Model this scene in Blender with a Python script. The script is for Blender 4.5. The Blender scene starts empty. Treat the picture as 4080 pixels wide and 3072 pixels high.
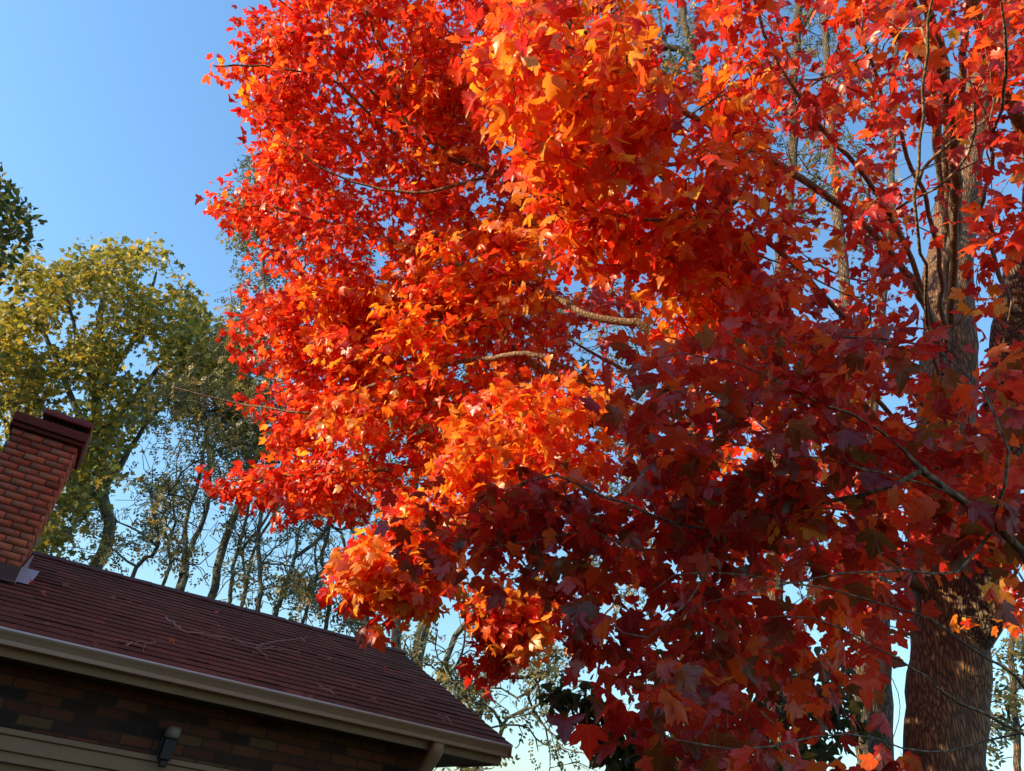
import bpy, math, random
import numpy as np
from mathutils import Vector, Matrix

rng = np.random.default_rng(7)
random.seed(7)
C = bpy.context.scene.collection
scn = bpy.context.scene
R = math.radians

# ------------------------------------------------------------------ camera
CAM = np.array([0.0, 0.0, 1.65])
PITCH, ROLL, FPX = R(32), R(9), 3069.0
W0, H0 = 4080, 3072
Fv = np.array([0, math.cos(PITCH), math.sin(PITCH)])
r0 = np.array([1.0, 0, 0]); u0 = np.array([0, -math.sin(PITCH), math.cos(PITCH)])
Rv = math.cos(ROLL) * r0 + math.sin(ROLL) * u0
Uv = -math.sin(ROLL) * r0 + math.cos(ROLL) * u0
cam_d = bpy.data.cameras.new("camera")
cam = bpy.data.objects.new("camera", cam_d); C.objects.link(cam)
m = Matrix.Identity(4)
for i in range(3):
    m[i][0], m[i][1], m[i][2], m[i][3] = Rv[i], Uv[i], -Fv[i], CAM[i]
cam.matrix_world = m
cam_d.sensor_width = 36; cam_d.lens = 36 * FPX / W0
cam_d.clip_start = 0.05; cam_d.clip_end = 3000
scn.camera = cam

# ------------------------------------------------------------------ light
SUN_EL, SUN_AZ = R(20), R(16)          # azimuth: left of the camera, swung a little behind it
sdir = Vector((-math.cos(SUN_EL) * math.cos(SUN_AZ), -math.cos(SUN_EL) * math.sin(SUN_AZ), math.sin(SUN_EL)))
sl = bpy.data.lights.new("sun", 'SUN'); sl.energy = 3.9; sl.angle = R(0.53); sl.color = (1.0, 0.78, 0.47)
so = bpy.data.objects.new("sun", sl); C.objects.link(so)
so.rotation_euler = sdir.to_track_quat('Z', 'Y').to_euler(); so.location = (-30, -5, 20)
wld = bpy.data.worlds.new("World"); scn.world = wld; wld.use_nodes = True
nt = wld.node_tree; bg = nt.nodes['Background']
sky = nt.nodes.new('ShaderNodeTexSky'); sky.sky_type = 'NISHITA'; sky.sun_disc = False
sky.sun_elevation = SUN_EL
sky.sun_rotation = math.atan2(sdir.x, sdir.y)
sky.altitude = 100; sky.air_density = 1.9; sky.dust_density = 0.8; sky.ozone_density = 7.0
nt.links.new(sky.outputs[0], bg.inputs[0]); bg.inputs[1].default_value = 0.15
scn.view_settings.view_transform = 'Standard'; scn.view_settings.look = 'None'
scn.view_settings.exposure = 1.15; scn.view_settings.gamma = 1
scn.render.engine = 'CYCLES'
cy = scn.cycles
cy.use_denoising = True; cy.max_bounces = 8; cy.diffuse_bounces = 4; cy.transmission_bounces = 6
cy.transparent_max_bounces = 4; cy.caustics_reflective = False; cy.caustics_refractive = False

# ------------------------------------------------------------------ helpers
def ray(u, v):
    return Fv + Rv * (u - W0 / 2) / FPX + Uv * (H0 / 2 - v) / FPX
def at(u, v, d):                      # point seen at photo pixel (u, v), d metres away
    r = ray(u, v); return CAM + r * (d / np.linalg.norm(r))
def aty(u, v, Y):                     # point seen there on the upright plane Y metres ahead
    r = ray(u, v); return CAM + r * (Y / r[1])
def rad_px(w, P):                     # radius of something w photo pixels wide at P
    return 0.5 * w / FPX * float((P - CAM) @ Fv)
def norm(a):
    return a / (np.linalg.norm(a, axis=-1, keepdims=True) + 1e-9)

def tag(o, label=None, cat=None, group=None, kind=None):
    if label: o['label'] = label
    if cat: o['category'] = cat
    if group: o['group'] = group
    if kind: o['kind'] = kind
    return o
def empty(name, loc, rz=0):
    o = bpy.data.objects.new(name, None); C.objects.link(o)
    o.location = loc; o.rotation_euler = (0, 0, rz); o.empty_display_size = 0.2
    return o
def mesh_obj(name, V, loops, starts, counts, mat, parent=None, local=True, smooth=False, col=None, uv=None, uv2=None):
    """one mesh object from numpy arrays; V in world space, brought into the parent's space"""
    me = bpy.data.meshes.new(name)
    V = np.asarray(V, dtype=np.float64)
    if parent is not None and not local:
        mi = np.array(PM[parent.name])
        V = (V - mi[:3, 3]) @ mi[:3, :3]
    me.vertices.add(len(V)); me.vertices.foreach_set('co', V.astype(np.float32).ravel())
    me.loops.add(len(loops)); me.loops.foreach_set('vertex_index', np.asarray(loops, dtype=np.int32))
    me.polygons.add(len(starts)); me.polygons.foreach_set('loop_start', np.asarray(starts, dtype=np.int32))
    me.polygons.foreach_set('loop_total', np.asarray(counts, dtype=np.int32))
    if smooth: me.polygons.foreach_set('use_smooth', np.ones(len(starts), dtype=bool))
    me.update(calc_edges=True); me.validate()
    if col is not None:
        a = me.attributes.new('tint', 'FLOAT_COLOR', 'POINT')
        c4 = np.ones((len(V), 4), dtype=np.float32); c4[:, :3] = col
        a.data.foreach_set('color', c4.ravel())
    if uv is not None:
        a = me.attributes.new('blade', 'FLOAT_VECTOR', 'POINT')
        c3 = np.zeros((len(V), 3), dtype=np.float32); c3[:, :2] = uv
        if uv2 is not None: c3[:, 2] = uv2
        a.data.foreach_set('vector', c3.ravel())
    me.materials.append(mat)
    o = bpy.data.objects.new(name, me); C.objects.link(o)
    if parent is not None: o.parent = parent
    return o
PM = {}
def root_at(name, loc, rz=0):
    e = empty(name, loc, rz)
    PM[e.name] = Matrix.Translation(Vector(loc)) @ Matrix.Rotation(rz, 4, 'Z')
    return e

class MB:
    """collects simple shapes, then links them as ONE mesh object"""
    def __init__(s): s.v = []; s.f = []; s.n = 0
    def add(s, vs, fs):
        s.v += [tuple(map(float, p)) for p in vs]; s.f += [tuple(i + s.n for i in f) for f in fs]; s.n += len(vs)
    def box(s, x0, x1, y0, y1, z0, z1):
        s.add([(x0, y0, z0), (x1, y0, z0), (x1, y1, z0), (x0, y1, z0), (x0, y0, z1), (x1, y0, z1), (x1, y1, z1), (x0, y1, z1)],
              [(0, 3, 2, 1), (4, 5, 6, 7), (0, 1, 5, 4), (1, 2, 6, 5), (2, 3, 7, 6), (3, 0, 4, 7)])
    def prism(s, prof, x0, x1):       # profile of (y, z) swept along x
        n = len(prof)
        s.add([(x0, y, z) for y, z in prof] + [(x1, y, z) for y, z in prof],
              [tuple(range(n))[::-1], tuple(range(n, 2 * n))] + [(i, (i + 1) % n, n + (i + 1) % n, n + i) for i in range(n)])
    def build(s, name, mat, parent=None, bevel=0, smooth=False):
        me = bpy.data.meshes.new(name); me.from_pydata(s.v, [], s.f); me.update()
        import bmesh
        bm = bmesh.new(); bm.from_mesh(me); bmesh.ops.recalc_face_normals(bm, faces=bm.faces); bm.to_mesh(me); bm.free()
        me.materials.append(mat)
        if smooth:
            for p in me.polygons: p.use_smooth = True
        o = bpy.data.objects.new(name, me); C.objects.link(o)
        if parent is not None: o.parent = parent
        if bevel:
            b = o.modifiers.new('edge', 'BEVEL'); b.width = bevel; b.segments = 2; b.limit_method = 'ANGLE'
        return o

def tube_arrays(paths, sides=6, tip=True):
    """paths: list of (pts (n,3), radii (n,)) -> V, loops, starts, counts"""
    Vs, Ls, base = [], [], 0
    for P, rr in paths:
        P = np.asarray(P, float); n = len(P)
        k = sides if rr[0] > 0.012 else (4 if rr[0] > 0.004 else 3)
        if rr[0] > 0.06: k = max(sides, 12)
        T = np.gradient(P, axis=0); T = norm(T)
        ref = np.array([0.31, 0.17, 0.93]) if abs(T[0, 2]) < .8 else np.array([0.93, 0.31, 0.1])
        A = norm(np.cross(T, ref)); B = np.cross(T, A)
        an = np.arange(k) * 2 * math.pi / k
        wob = 1.0
        if rr[0] > 0.05:
            ln = np.arange(n)[:, None] * .35; ph = P[0].sum() * 7
            wob = (1 + .045 * np.sin(3 * an[None, :] + ln * .8 + ph) + .03 * np.sin(5 * an[None, :] - ln * 1.3 + ph) + .035 * np.sin(ln * 1.7 + 2 * an[None, :] + ph))[:, :, None]
        ring = P[:, None, :] + wob * rr[:, None, None] * (np.cos(an)[None, :, None] * A[:, None, :] + np.sin(an)[None, :, None] * B[:, None, :])
        Vs.append(ring.reshape(-1, 3))
        i = np.arange(n - 1)[:, None] * k; j = np.arange(k)[None, :]; j2 = (j + 1) % k
        q = np.stack([base + i + j, base + i + j2, base + i + k + j2, base + i + k + j], -1).reshape(-1, 4)
        Ls.append(q); base += n * k
    V = np.concatenate(Vs); q = np.concatenate(Ls)
    return V, q.ravel(), np.arange(len(q)) * 4, np.full(len(q), 4)

# ------------------------------------------------------------------ materials
def new_mat(name):
    mt = bpy.data.materials.new(name); mt.use_nodes = True
    t = mt.node_tree; b = t.nodes['Principled BSDF']
    return mt, t, b
def node(t, kind, **kw):
    n = t.nodes.new(kind)
    for k, v in kw.items():
        setattr(n, k, v)
    return n
def mix_rgb(t, fac, a, b, blend='MIX'):
    n = node(t, 'ShaderNodeMix', data_type='RGBA', blend_type=blend)
    for sock, val in ((n.inputs[0], fac), (n.inputs[6], a), (n.inputs[7], b)):
        if hasattr(val, 'is_linked'): t.links.new(val, sock)
        elif isinstance(val, (int, float)): sock.default_value = val
        else: sock.default_value = (*val, 1)
    return n.outputs[2]
def math_n(t, op, a, b=None):
    n = node(t, 'ShaderNodeMath', operation=op)
    for i, val in enumerate((a, b)):
        if val is None: continue
        if hasattr(val, 'is_linked'): t.links.new(val, n.inputs[i])
        else: n.inputs[i].default_value = val
    return n.outputs[0]

def leaf_mat(name, trans=0.5, gloss=0.06, rough=0.42, veins=True, sat=1.0):
    mt = bpy.data.materials.new(name); mt.use_nodes = True
    t = mt.node_tree; t.nodes.clear(); L = t.links
    out = node(t, 'ShaderNodeOutputMaterial')
    at_ = node(t, 'ShaderNodeAttribute', attribute_name='tint')
    col = at_.outputs['Color']
    bl = node(t, 'ShaderNodeAttribute', attribute_name='blade')
    nz = node(t, 'ShaderNodeTexNoise'); nz.inputs['Scale'].default_value = 3.5; nz.inputs['Detail'].default_value = 3
    L.new(bl.outputs['Vector'], nz.inputs['Vector'])
    f = math_n(t, 'MULTIPLY', math_n(t, 'GREATER_THAN', nz.outputs[0], 0.66), 0.35)
    col = mix_rgb(t, f, col, (0.16, 0.05, 0.015))
    if veins:
        sp = node(t, 'ShaderNodeSeparateXYZ'); L.new(bl.outputs['Vector'], sp.inputs[0])
        ang = math_n(t, 'ARCTAN2', sp.outputs[0], math_n(t, 'ADD', sp.outputs[1], 0.001))
        rr = math_n(t, 'SQRT', math_n(t, 'ADD', math_n(t, 'MULTIPLY', sp.outputs[0], sp.outputs[0]), math_n(t, 'MULTIPLY', sp.outputs[1], sp.outputs[1])))
        pp = math_n(t, 'PINGPONG', ang, 0.41)     # 0 at 0, .82, 1.64 radians: midrib and lobe veins
        vd = math_n(t, 'MULTIPLY', pp, rr)
        vein = math_n(t, 'MULTIPLY', math_n(t, 'LESS_THAN', vd, 0.018), 0.32)
        col = mix_rgb(t, vein, col, mix_rgb(t, 0.5, col, (0.75, 0.38, 0.08)))
    d = node(t, 'ShaderNodeBsdfDiffuse'); L.new(col, d.inputs[0])
    tr = node(t, 'ShaderNodeBsdfTranslucent'); L.new(mix_rgb(t, 1.0, col, (1.35, 1.2, 1.0), 'MULTIPLY'), tr.inputs[0])
    g = node(t, 'ShaderNodeBsdfGlossy'); g.inputs['Roughness'].default_value = rough
    m1 = node(t, 'ShaderNodeMixShader'); m1.inputs[0].default_value = trans
    L.new(d.outputs[0], m1.inputs[1]); L.new(tr.outputs[0], m1.inputs[2])
    m2 = node(t, 'ShaderNodeMixShader'); m2.inputs[0].default_value = gloss
    L.new(m1.outputs[0], m2.inputs[1]); L.new(g.outputs[0], m2.inputs[2])
    L.new(m2.outputs[0], out.inputs[0])
    return mt

def bark_mat(name, dark, light, sx=14, sz=2.2, bump=0.5, dist=0.02, lichen=None):
    mt, t, b = new_mat(name); L = t.links
    tc = node(t, 'ShaderNodeTexCoord'); mp = node(t, 'ShaderNodeMapping'); mp.inputs['Scale'].default_value = (sx, sx, sz)
    L.new(tc.outputs['Object'], mp.inputs[0])
    n0 = node(t, 'ShaderNodeTexNoise'); n0.inputs['Scale'].default_value = 1.0; n0.inputs['Detail'].default_value = 6; n0.inputs['Distortion'].default_value = 1.2
    L.new(mp.outputs[0], n0.inputs['Vector'])
    vo = node(t, 'ShaderNodeTexVoronoi', feature='DISTANCE_TO_EDGE'); vo.inputs['Scale'].default_value = 1.5
    wv = mix_rgb(t, 0.25, mp.outputs[0], n0.outputs['Color']); L.new(wv, vo.inputs['Vector'])
    rp = node(t, 'ShaderNodeValToRGB'); rp.color_ramp.elements[0].position = 0.02; rp.color_ramp.elements[1].position = 0.28
    L.new(vo.outputs[0], rp.inputs[0])
    h = math_n(t, 'MULTIPLY', rp.outputs[0], math_n(t, 'ADD', n0.outputs[0], 0.25))
    col = mix_rgb(t, h, dark, light)
    if lichen:
        n2 = node(t, 'ShaderNodeTexNoise'); n2.inputs['Scale'].default_value = 2.3; n2.inputs['Detail'].default_value = 8
        L.new(tc.outputs['Object'], n2.inputs['Vector'])
        r2 = node(t, 'ShaderNodeValToRGB'); r2.color_ramp.elements[0].position = 0.5; r2.color_ramp.elements[1].position = 0.62
        L.new(n2.outputs[0], r2.inputs[0])
        col = mix_rgb(t, math_n(t, 'MULTIPLY', r2.outputs[0], 0.7), col, lichen)
    L.new(col, b.inputs['Base Color']); b.inputs['Roughness'].default_value = 0.9
    bp = node(t, 'ShaderNodeBump'); bp.inputs['Strength'].default_value = bump; bp.inputs['Distance'].default_value = dist
    L.new(h, bp.inputs['Height']); L.new(bp.outputs[0], b.inputs['Normal'])
    return mt

def plain_mat(name, col, rough=0.6, spec=0.5, var=0.12, nscale=8, metal=0, bump=0.0):
    mt, t, b = new_mat(name); L = t.links
    tc = node(t, 'ShaderNodeTexCoord')
    n0 = node(t, 'ShaderNodeTexNoise'); n0.inputs['Scale'].default_value = nscale; n0.inputs['Detail'].default_value = 7; n0.inputs['Roughness'].default_value = 0.65
    L.new(tc.outputs['Object'], n0.inputs['Vector'])
    d = tuple(c * (1 - 2.5 * var) for c in col); l = tuple(min(1, c * (1 + 1.5 * var)) for c in col)
    L.new(mix_rgb(t, n0.outputs[0], d, l), b.inputs['Base Color'])
    b.inputs['Roughness'].default_value = rough; b.inputs['Specular IOR Level'].default_value = spec; b.inputs['Metallic'].default_value = metal
    if bump:
        bp = node(t, 'ShaderNodeBump'); bp.inputs['Strength'].default_value = bump; bp.inputs['Distance'].default_value = 0.01
        L.new(n0.outputs[0], bp.inputs['Height']); L.new(bp.outputs[0], b.inputs['Normal'])
    return mt

def tint_mat(name, rough=0.9, nscale=30, amt=0.5, bump=0.3, spec=0.3):
    """per-piece colour attribute broken up by noise"""
    mt, t, b = new_mat(name); L = t.links
    a = node(t, 'ShaderNodeAttribute', attribute_name='tint'); tc = node(t, 'ShaderNodeTexCoord')
    n0 = node(t, 'ShaderNodeTexNoise'); n0.inputs['Scale'].default_value = nscale; n0.inputs['Detail'].default_value = 8; n0.inputs['Roughness'].default_value = 0.7
    L.new(tc.outputs['Object'], n0.inputs['Vector'])
    n1 = node(t, 'ShaderNodeTexNoise'); n1.inputs['Scale'].default_value = 2.2; n1.inputs['Detail'].default_value = 4
    L.new(tc.outputs['Object'], n1.inputs['Vector'])
    k = math_n(t, 'ADD', math_n(t, 'MULTIPLY', n0.outputs[0], amt * 2), 1 - amt)
    k = math_n(t, 'MULTIPLY', k, math_n(t, 'ADD', math_n(t, 'MULTIPLY', n1.outputs[0], 0.7), 0.65))
    cb = node(t, 'ShaderNodeCombineXYZ')
    for i in range(3): L.new(k, cb.inputs[i])
    L.new(mix_rgb(t, 1.0, a.outputs['Color'], cb.outputs[0], 'MULTIPLY'), b.inputs['Base Color'])
    b.inputs['Roughness'].default_value = rough; b.inputs['Specular IOR Level'].default_value = spec
    bp = node(t, 'ShaderNodeBump'); bp.inputs['Strength'].default_value = bump; bp.inputs['Distance'].default_value = 0.008
    L.new(n0.outputs[0], bp.inputs['Height']); L.new(bp.outputs[0], b.inputs['Normal'])
    return mt

M = {}
M['maple_leaf'] = leaf_mat('maple leaf', 0.58, 0.038, 0.36)
M['green_leaf'] = leaf_mat('green leaf', 0.45, 0.04, 0.45, veins=False)
M['maple_bark'] = bark_mat('maple bark', (0.07, 0.034, 0.018), (0.37, 0.20, 0.095), 46, 7, 0.8, 0.02)
M['smooth_bark'] = bark_mat('maple limb bark', (0.12, 0.075, 0.045), (0.38, 0.26, 0.15), 40, 14, 0.4, 0.01)
M['oak_bark'] = bark_mat('coarse bark', (0.06, 0.04, 0.027), (0.33, 0.23, 0.14), 44, 8, 1.0, 0.03)
M['grey_bark'] = bark_mat('grey bark', (0.045, 0.04, 0.032), (0.17, 0.15, 0.115), 30, 5, 0.7, 0.02, lichen=(0.26, 0.29, 0.17))
M['twig'] = plain_mat('twig', (0.10, 0.065, 0.05), 0.7, 0.3, 0.2, 12)

# ------------------------------------------------------------------ leaves
def outline_to_template(half, cx, stem=0.55, sw=0.014):
    right = [(x, y) for x, y in half]
    left = [(-x, y) for x, y in half[::-1] if abs(x) > 1e-6]
    ring = right + left
    V = [cx] + ring
    T = [(0, 1 + i, 1 + (i + 1) % len(ring)) for i in range(len(ring))]
    if stem:
        b = len(V); V += [(-sw, 0), (sw, 0), (0, -stem)]; T.append((b, b + 1, b + 2))
    return np.array(V, float), np.array(T, int)
MAPLE = outline_to_template([(0, 0.03), (0.13, -0.05), (0.26, -0.03), (0.44, 0.0), (0.41, 0.09), (0.38, 0.17), (0.47, 0.20), (0.55, 0.28),
                             (0.68, 0.40), (0.62, 0.48), (0.62, 0.58), (0.50, 0.57), (0.40, 0.58), (0.27, 0.50), (0.27, 0.60),
                             (0.33, 0.70), (0.22, 0.76), (0.15, 0.86), (0, 1.02)], (0, 0.34), 0.62)
MAPLE_FAR = outline_to_template([(0, 0), (0.22, -0.03), (0.46, 0.02), (0.30, 0.17), (0.66, 0.46), (0.42, 0.54), (0.18, 0.46), (0.28, 0.70), (0.13, 0.80), (0, 1.06)], (0, 0.34), 0.6)
OVAL = outline_to_template([(0, 0), (0.22, 0.18), (0.30, 0.42), (0.20, 0.72), (0, 1.0)], (0, 0.4), 0)
BROAD = outline_to_template([(0, 0), (0.30, 0.05), (0.42, 0.3), (0.28, 0.62), (0, 1.05)], (0, 0.35), 0.25, 0.02)
def frond_template(n=6):              # pinnate leaf: bent rachis with uneven opposite leaflets
    g_ = np.random.default_rng(3); V, T = [], []
    def quad(a, b, c, d):
        k = len(V); V.extend([a, b, c, d]); T.extend([(k, k + 1, k + 2), (k, k + 2, k + 3)])
    bend = lambda y: .10 * y * y
    for y in (0, .5): quad((bend(y) - .007, y), (bend(y) + .007, y), (bend(y + .5) + .006, y + .5), (bend(y + .5) - .006, y + .5))
    for i in range(n):
        for s in (-1, 1):
            if g_.random() < .22: continue
            y = 0.12 + 0.84 * i / (n - 1) + g_.uniform(-.07, .07); l = g_.uniform(.22, .36); w = l * g_.uniform(.22, .34); dn = g_.uniform(-.12, .16); x = bend(y)
            quad((x, y), (x + s * l * .5, y + dn * .5 - w), (x + s * l, y + dn), (x + s * l * .5, y + dn * .5 + w))
    quad((bend(1), 1), (.02, 1.1), (.1, 1.28), (.16, 1.1))
    return np.array(V, float), np.array(T, int)
FROND = frond_template()

def build_leaves(name, tmpl, pos, tdir, nrm, size, col, mat, parent, curl=0.25, fold=0.2):
    TV, TT = tmpl; M_ = len(pos); K = len(TV)
    T = norm(tdir); X = norm(np.cross(T, nrm)); N = np.cross(X, T)
    x = TV[None, :, 0]; y = TV[None, :, 1]
    c1 = (curl * rng.normal(0.6, 0.8, M_))[:, None]; c2 = (curl * rng.normal(0.8, 0.9, M_))[:, None]; fo = (fold * rng.normal(0.5, 0.8, M_))[:, None]
    tw = (0.25 * rng.normal(0, 1, M_))[:, None]
    z = -c2 * y * np.abs(y) - c1 * x * x * 1.5 + fo * np.abs(x) + tw * x * y
    sx = rng.uniform(0.82, 1.08, M_)[:, None]
    P = pos[:, None, :] + size[:, None, None] * ((x * sx)[..., None] * X[:, None, :] + y[..., None] * T[:, None, :] + z[..., None] * N[:, None, :])
    V = P.reshape(-1, 3)
    tri = (TT[None] + (np.arange(M_) * K)[:, None, None]).reshape(-1, 3)
    colv = np.repeat(col, K, axis=0)
    uv = np.tile(TV, (M_, 1)); uv2 = np.repeat(rng.uniform(0, 60, M_), K)
    return mesh_obj(name, V, tri.ravel(), np.arange(len(tri)) * 3, np.full(len(tri), 3), mat, parent, local=False, col=colv, uv=uv, uv2=uv2)

# ------------------------------------------------------------------ growing branches
def resample(P, step):
    P = np.asarray(P, float)
    # Catmull-Rom through the points, then even steps
    Q = np.vstack([2 * P[0] - P[1], P, 2 * P[-1] - P[-2]]); out = []
    for i in range(1, len(Q) - 2):
        p0, p1, p2, p3 = Q[i - 1], Q[i], Q[i + 1], Q[i + 2]
        n = max(2, int(np.linalg.norm(p2 - p1) / step) + 1)
        s = np.linspace(0, 1, n, endpoint=False)[:, None]
        out.append(0.5 * ((2 * p1) + (-p0 + p2) * s + (2 * p0 - 5 * p1 + 4 * p2 - p3) * s ** 2 + (-p0 + 3 * p1 - 3 * p2 + p3) * s ** 3))
    out.append(P[-1:])
    return np.concatenate(out)

class Skeleton:
    def __init__(s, step=0.14):
        s.pos = np.zeros((0, 3)); s.dir = np.zeros((0, 3)); s.par = []; s.limb = []; s.minr = []; s.step = step
        s.chains = []; s.tips = []        # chains: (limb, node list, is_seed); tips: (point, dir, limb)
    def _push(s, pts, dirs, parent, limb, minr):
        k = len(s.pos); s.pos = np.vstack([s.pos, pts]); s.dir = np.vstack([s.dir, dirs])
        for i in range(len(pts)):
            s.par.append(parent if i == 0 else k + i - 1); s.limb.append(limb); s.minr.append(float(minr[i]) if np.ndim(minr) else minr)
        return k
    def seed(s, pts, ra, rb, limb, parent=-1):
        P = resample(pts, s.step); n = len(P)
        jit = rng.normal(0, 1, (n, 3)) * s.step * 0.06; jit[0] = 0; jit = (jit + np.roll(jit, 1, 0) + np.roll(jit, -1, 0)) / 1.5
        P = P + jit
        D = norm(np.gradient(P, axis=0))
        rr = ra + (rb - ra) * np.linspace(0, 1, n) ** 0.8
        k = s._push(P, D, parent, limb, rr)
        s.chains.append((limb, ([parent] if parent >= 0 else []) + list(range(k, k + n)), True))
        return k, k + n - 1
    def nearest(s, p):
        return int(np.argmin(((s.pos - p) ** 2).sum(1)))
    def attach(s, pts, wander=0.10, allow=None, minr=0.0022, side=0.8, droop=0.06, meta=None):
        pts = np.asarray(pts)
        d0 = np.array([((s.pos - p) ** 2).sum(1).min() for p in pts])
        for i in np.argsort(d0):
            p = pts[i]
            dv = p - s.pos; dist = np.sqrt((dv ** 2).sum(1)) + 1e-6
            cosv = (dv * s.dir).sum(1) / dist
            cost = dist * (1 + side * (1 - cosv))
            if allow is not None: cost = np.where(allow[np.array(s.limb)], cost, 1e9)
            k = int(np.argmin(cost)); L = dist[k]
            n = max(2, int(L / s.step) + 1)
            t = np.linspace(0, 1, n + 1)[1:, None]
            a = s.pos[k]; c = a + s.dir[k] * L * 0.45 + np.array([0, 0, droop * L]) + rng.normal(0, wander * L, 3)
            Q = (1 - t) ** 2 * a + 2 * t * (1 - t) * c + t ** 2 * p
            full = np.vstack([a[None], Q]); D = norm(np.diff(full, axis=0))
            k0 = s._push(Q, D, k, s.limb[k], minr)
            s.chains.append((s.limb[k], [k] + list(range(k0, k0 + n)), False))
            s.tips.append((p, D[-1], s.limb[k], meta))
    def radii(s, unit=0.0022, power=0.42):
        n = len(s.pos); load = np.zeros(n); par = np.array(s.par)
        child = np.zeros(n, int)
        for i in range(n):
            if par[i] >= 0: child[par[i]] += 1
        load[child == 0] = 1
        for i in range(n - 1, -1, -1):
            if par[i] >= 0: load[par[i]] += load[i]
        return np.maximum(unit * load ** power, np.array(s.minr))
    def paths(s, rad, limb=None, seeds=None):
        out = []
        for (lb, nodes, is_seed) in s.chains:
            if limb is not None and lb != limb: continue
            if seeds is not None and is_seed != seeds: continue
            idx = np.array(nodes); r = rad[idx].copy()
            if not is_seed: r[0] = min(r[0], r[1] * 1.25)
            elif len(idx) > 1: r[0] = min(r[0], r[1] * 1.3)
            r[-1] *= 0.7
            out.append((s.pos[idx], r))
        return out

def in_poly(p, poly):
    x, y = p[:, 0], p[:, 1]; poly = np.asarray(poly, float); c = np.zeros(len(p), bool); j = len(poly) - 1
    for i in range(len(poly)):
        xi, yi = poly[i]; xj, yj = poly[j]
        c ^= ((yi > y) != (yj > y)) & (x < (xj - xi) * (y - yi) / (yj - yi + 1e-9) + xi); j = i
    return c
def sample_poly(poly, n, gap=None):
    poly = np.asarray(poly, float); lo, hi = poly.min(0), poly.max(0); out = np.zeros((0, 2))
    while len(out) < n:
        q = rng.uniform(lo, hi, (n * 2, 2)); q = q[in_poly(q, poly)]
        if gap is not None: q = q[gap(q)]
        out = np.vstack([out, q])
    return out[:n]

# =================================================================== GROUND
def ground_mat():
    mt, t, b = new_mat('lawn'); L = t.links
    tc = node(t, 'ShaderNodeTexCoord')
    n0 = node(t, 'ShaderNodeTexNoise'); n0.inputs['Scale'].default_value = 0.6; n0.inputs['Detail'].default_value = 10
    n1 = node(t, 'ShaderNodeTexNoise'); n1.inputs['Scale'].default_value = 40; n1.inputs['Detail'].default_value = 4
    L.new(tc.outputs['Object'], n0.inputs['Vector']); L.new(tc.outputs['Object'], n1.inputs['Vector'])
    c = mix_rgb(t, n0.outputs[0], (0.03, 0.05, 0.015), (0.10, 0.08, 0.04))
    c = mix_rgb(t, math_n(t, 'MULTIPLY', n1.outputs[0], 0.6), c, (0.12, 0.06, 0.03))
    L.new(c, b.inputs['Base Color']); b.inputs['Roughness'].default_value = 0.95
    return mt
g = MB(); g.add([(-1500, -1500, 0), (1500, -1500, 0), (1500, 1500, 0), (-1500, 1500, 0)], [(0, 1, 2, 3)])
tag(g.build('ground', ground_mat()), kind='structure')

# =================================================================== HOUSE
HG = 0.75                                             # gutter lip above the lens
def at_h(u, v, h):
    r = ray(u, v); return CAM + r * (h / r[2])
PA, PB = at_h(0, 2498, HG), at_h(2040, 2972, HG)
Lx = norm((PB - PA) * np.array([1, 1, 0])); Bk = np.array([-Lx[1], Lx[0], 0])
HANG = math.atan2(Lx[1], Lx[0]); HO = np.array([PB[0], PB[1], 0.0])
ZL = PB[2]
print('house angle', math.degrees(HANG), 'corner', PB, 'lip z', ZL)
def to_house(P):
    d = P - HO; return np.array([d @ Lx, d @ Bk, d[2]])
def house_hit(u, v, n, p0):                           # photo pixel onto a plane given in house coordinates
    r = ray(u, v); o = to_house(CAM); d = np.array([r @ Lx, r @ Bk, r[2]])
    t = ((np.array(p0) - o) @ np.array(n)) / (d @ np.array(n)); return o + d * t
SL = 0.40                                             # roof slope
ZE = ZL + 0.012
ZR0 = lambda y: ZE + (y - 0.06) * SL
rp = [house_hit(u, v, (0, -SL, 1), (0, 0.06, ZE)) for u, v in ((200, 2230), (1000, 2430), (1400, 2535))]
print('ridge', rp)
RUN = float(np.mean([p[1] for p in rp[:2]])); RX = 0.03
ZRIDGE = ZR0(RUN)
XL = -6.21                                            # left end of the house, out of the picture
WY = 0.46                                             # wall face behind the gutter lip
house = root_at('brick_house', tuple(HO), HANG)
tag(house, 'low brick house with dark red shingled gable roof, chimney and tan gutter', 'house')

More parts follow.
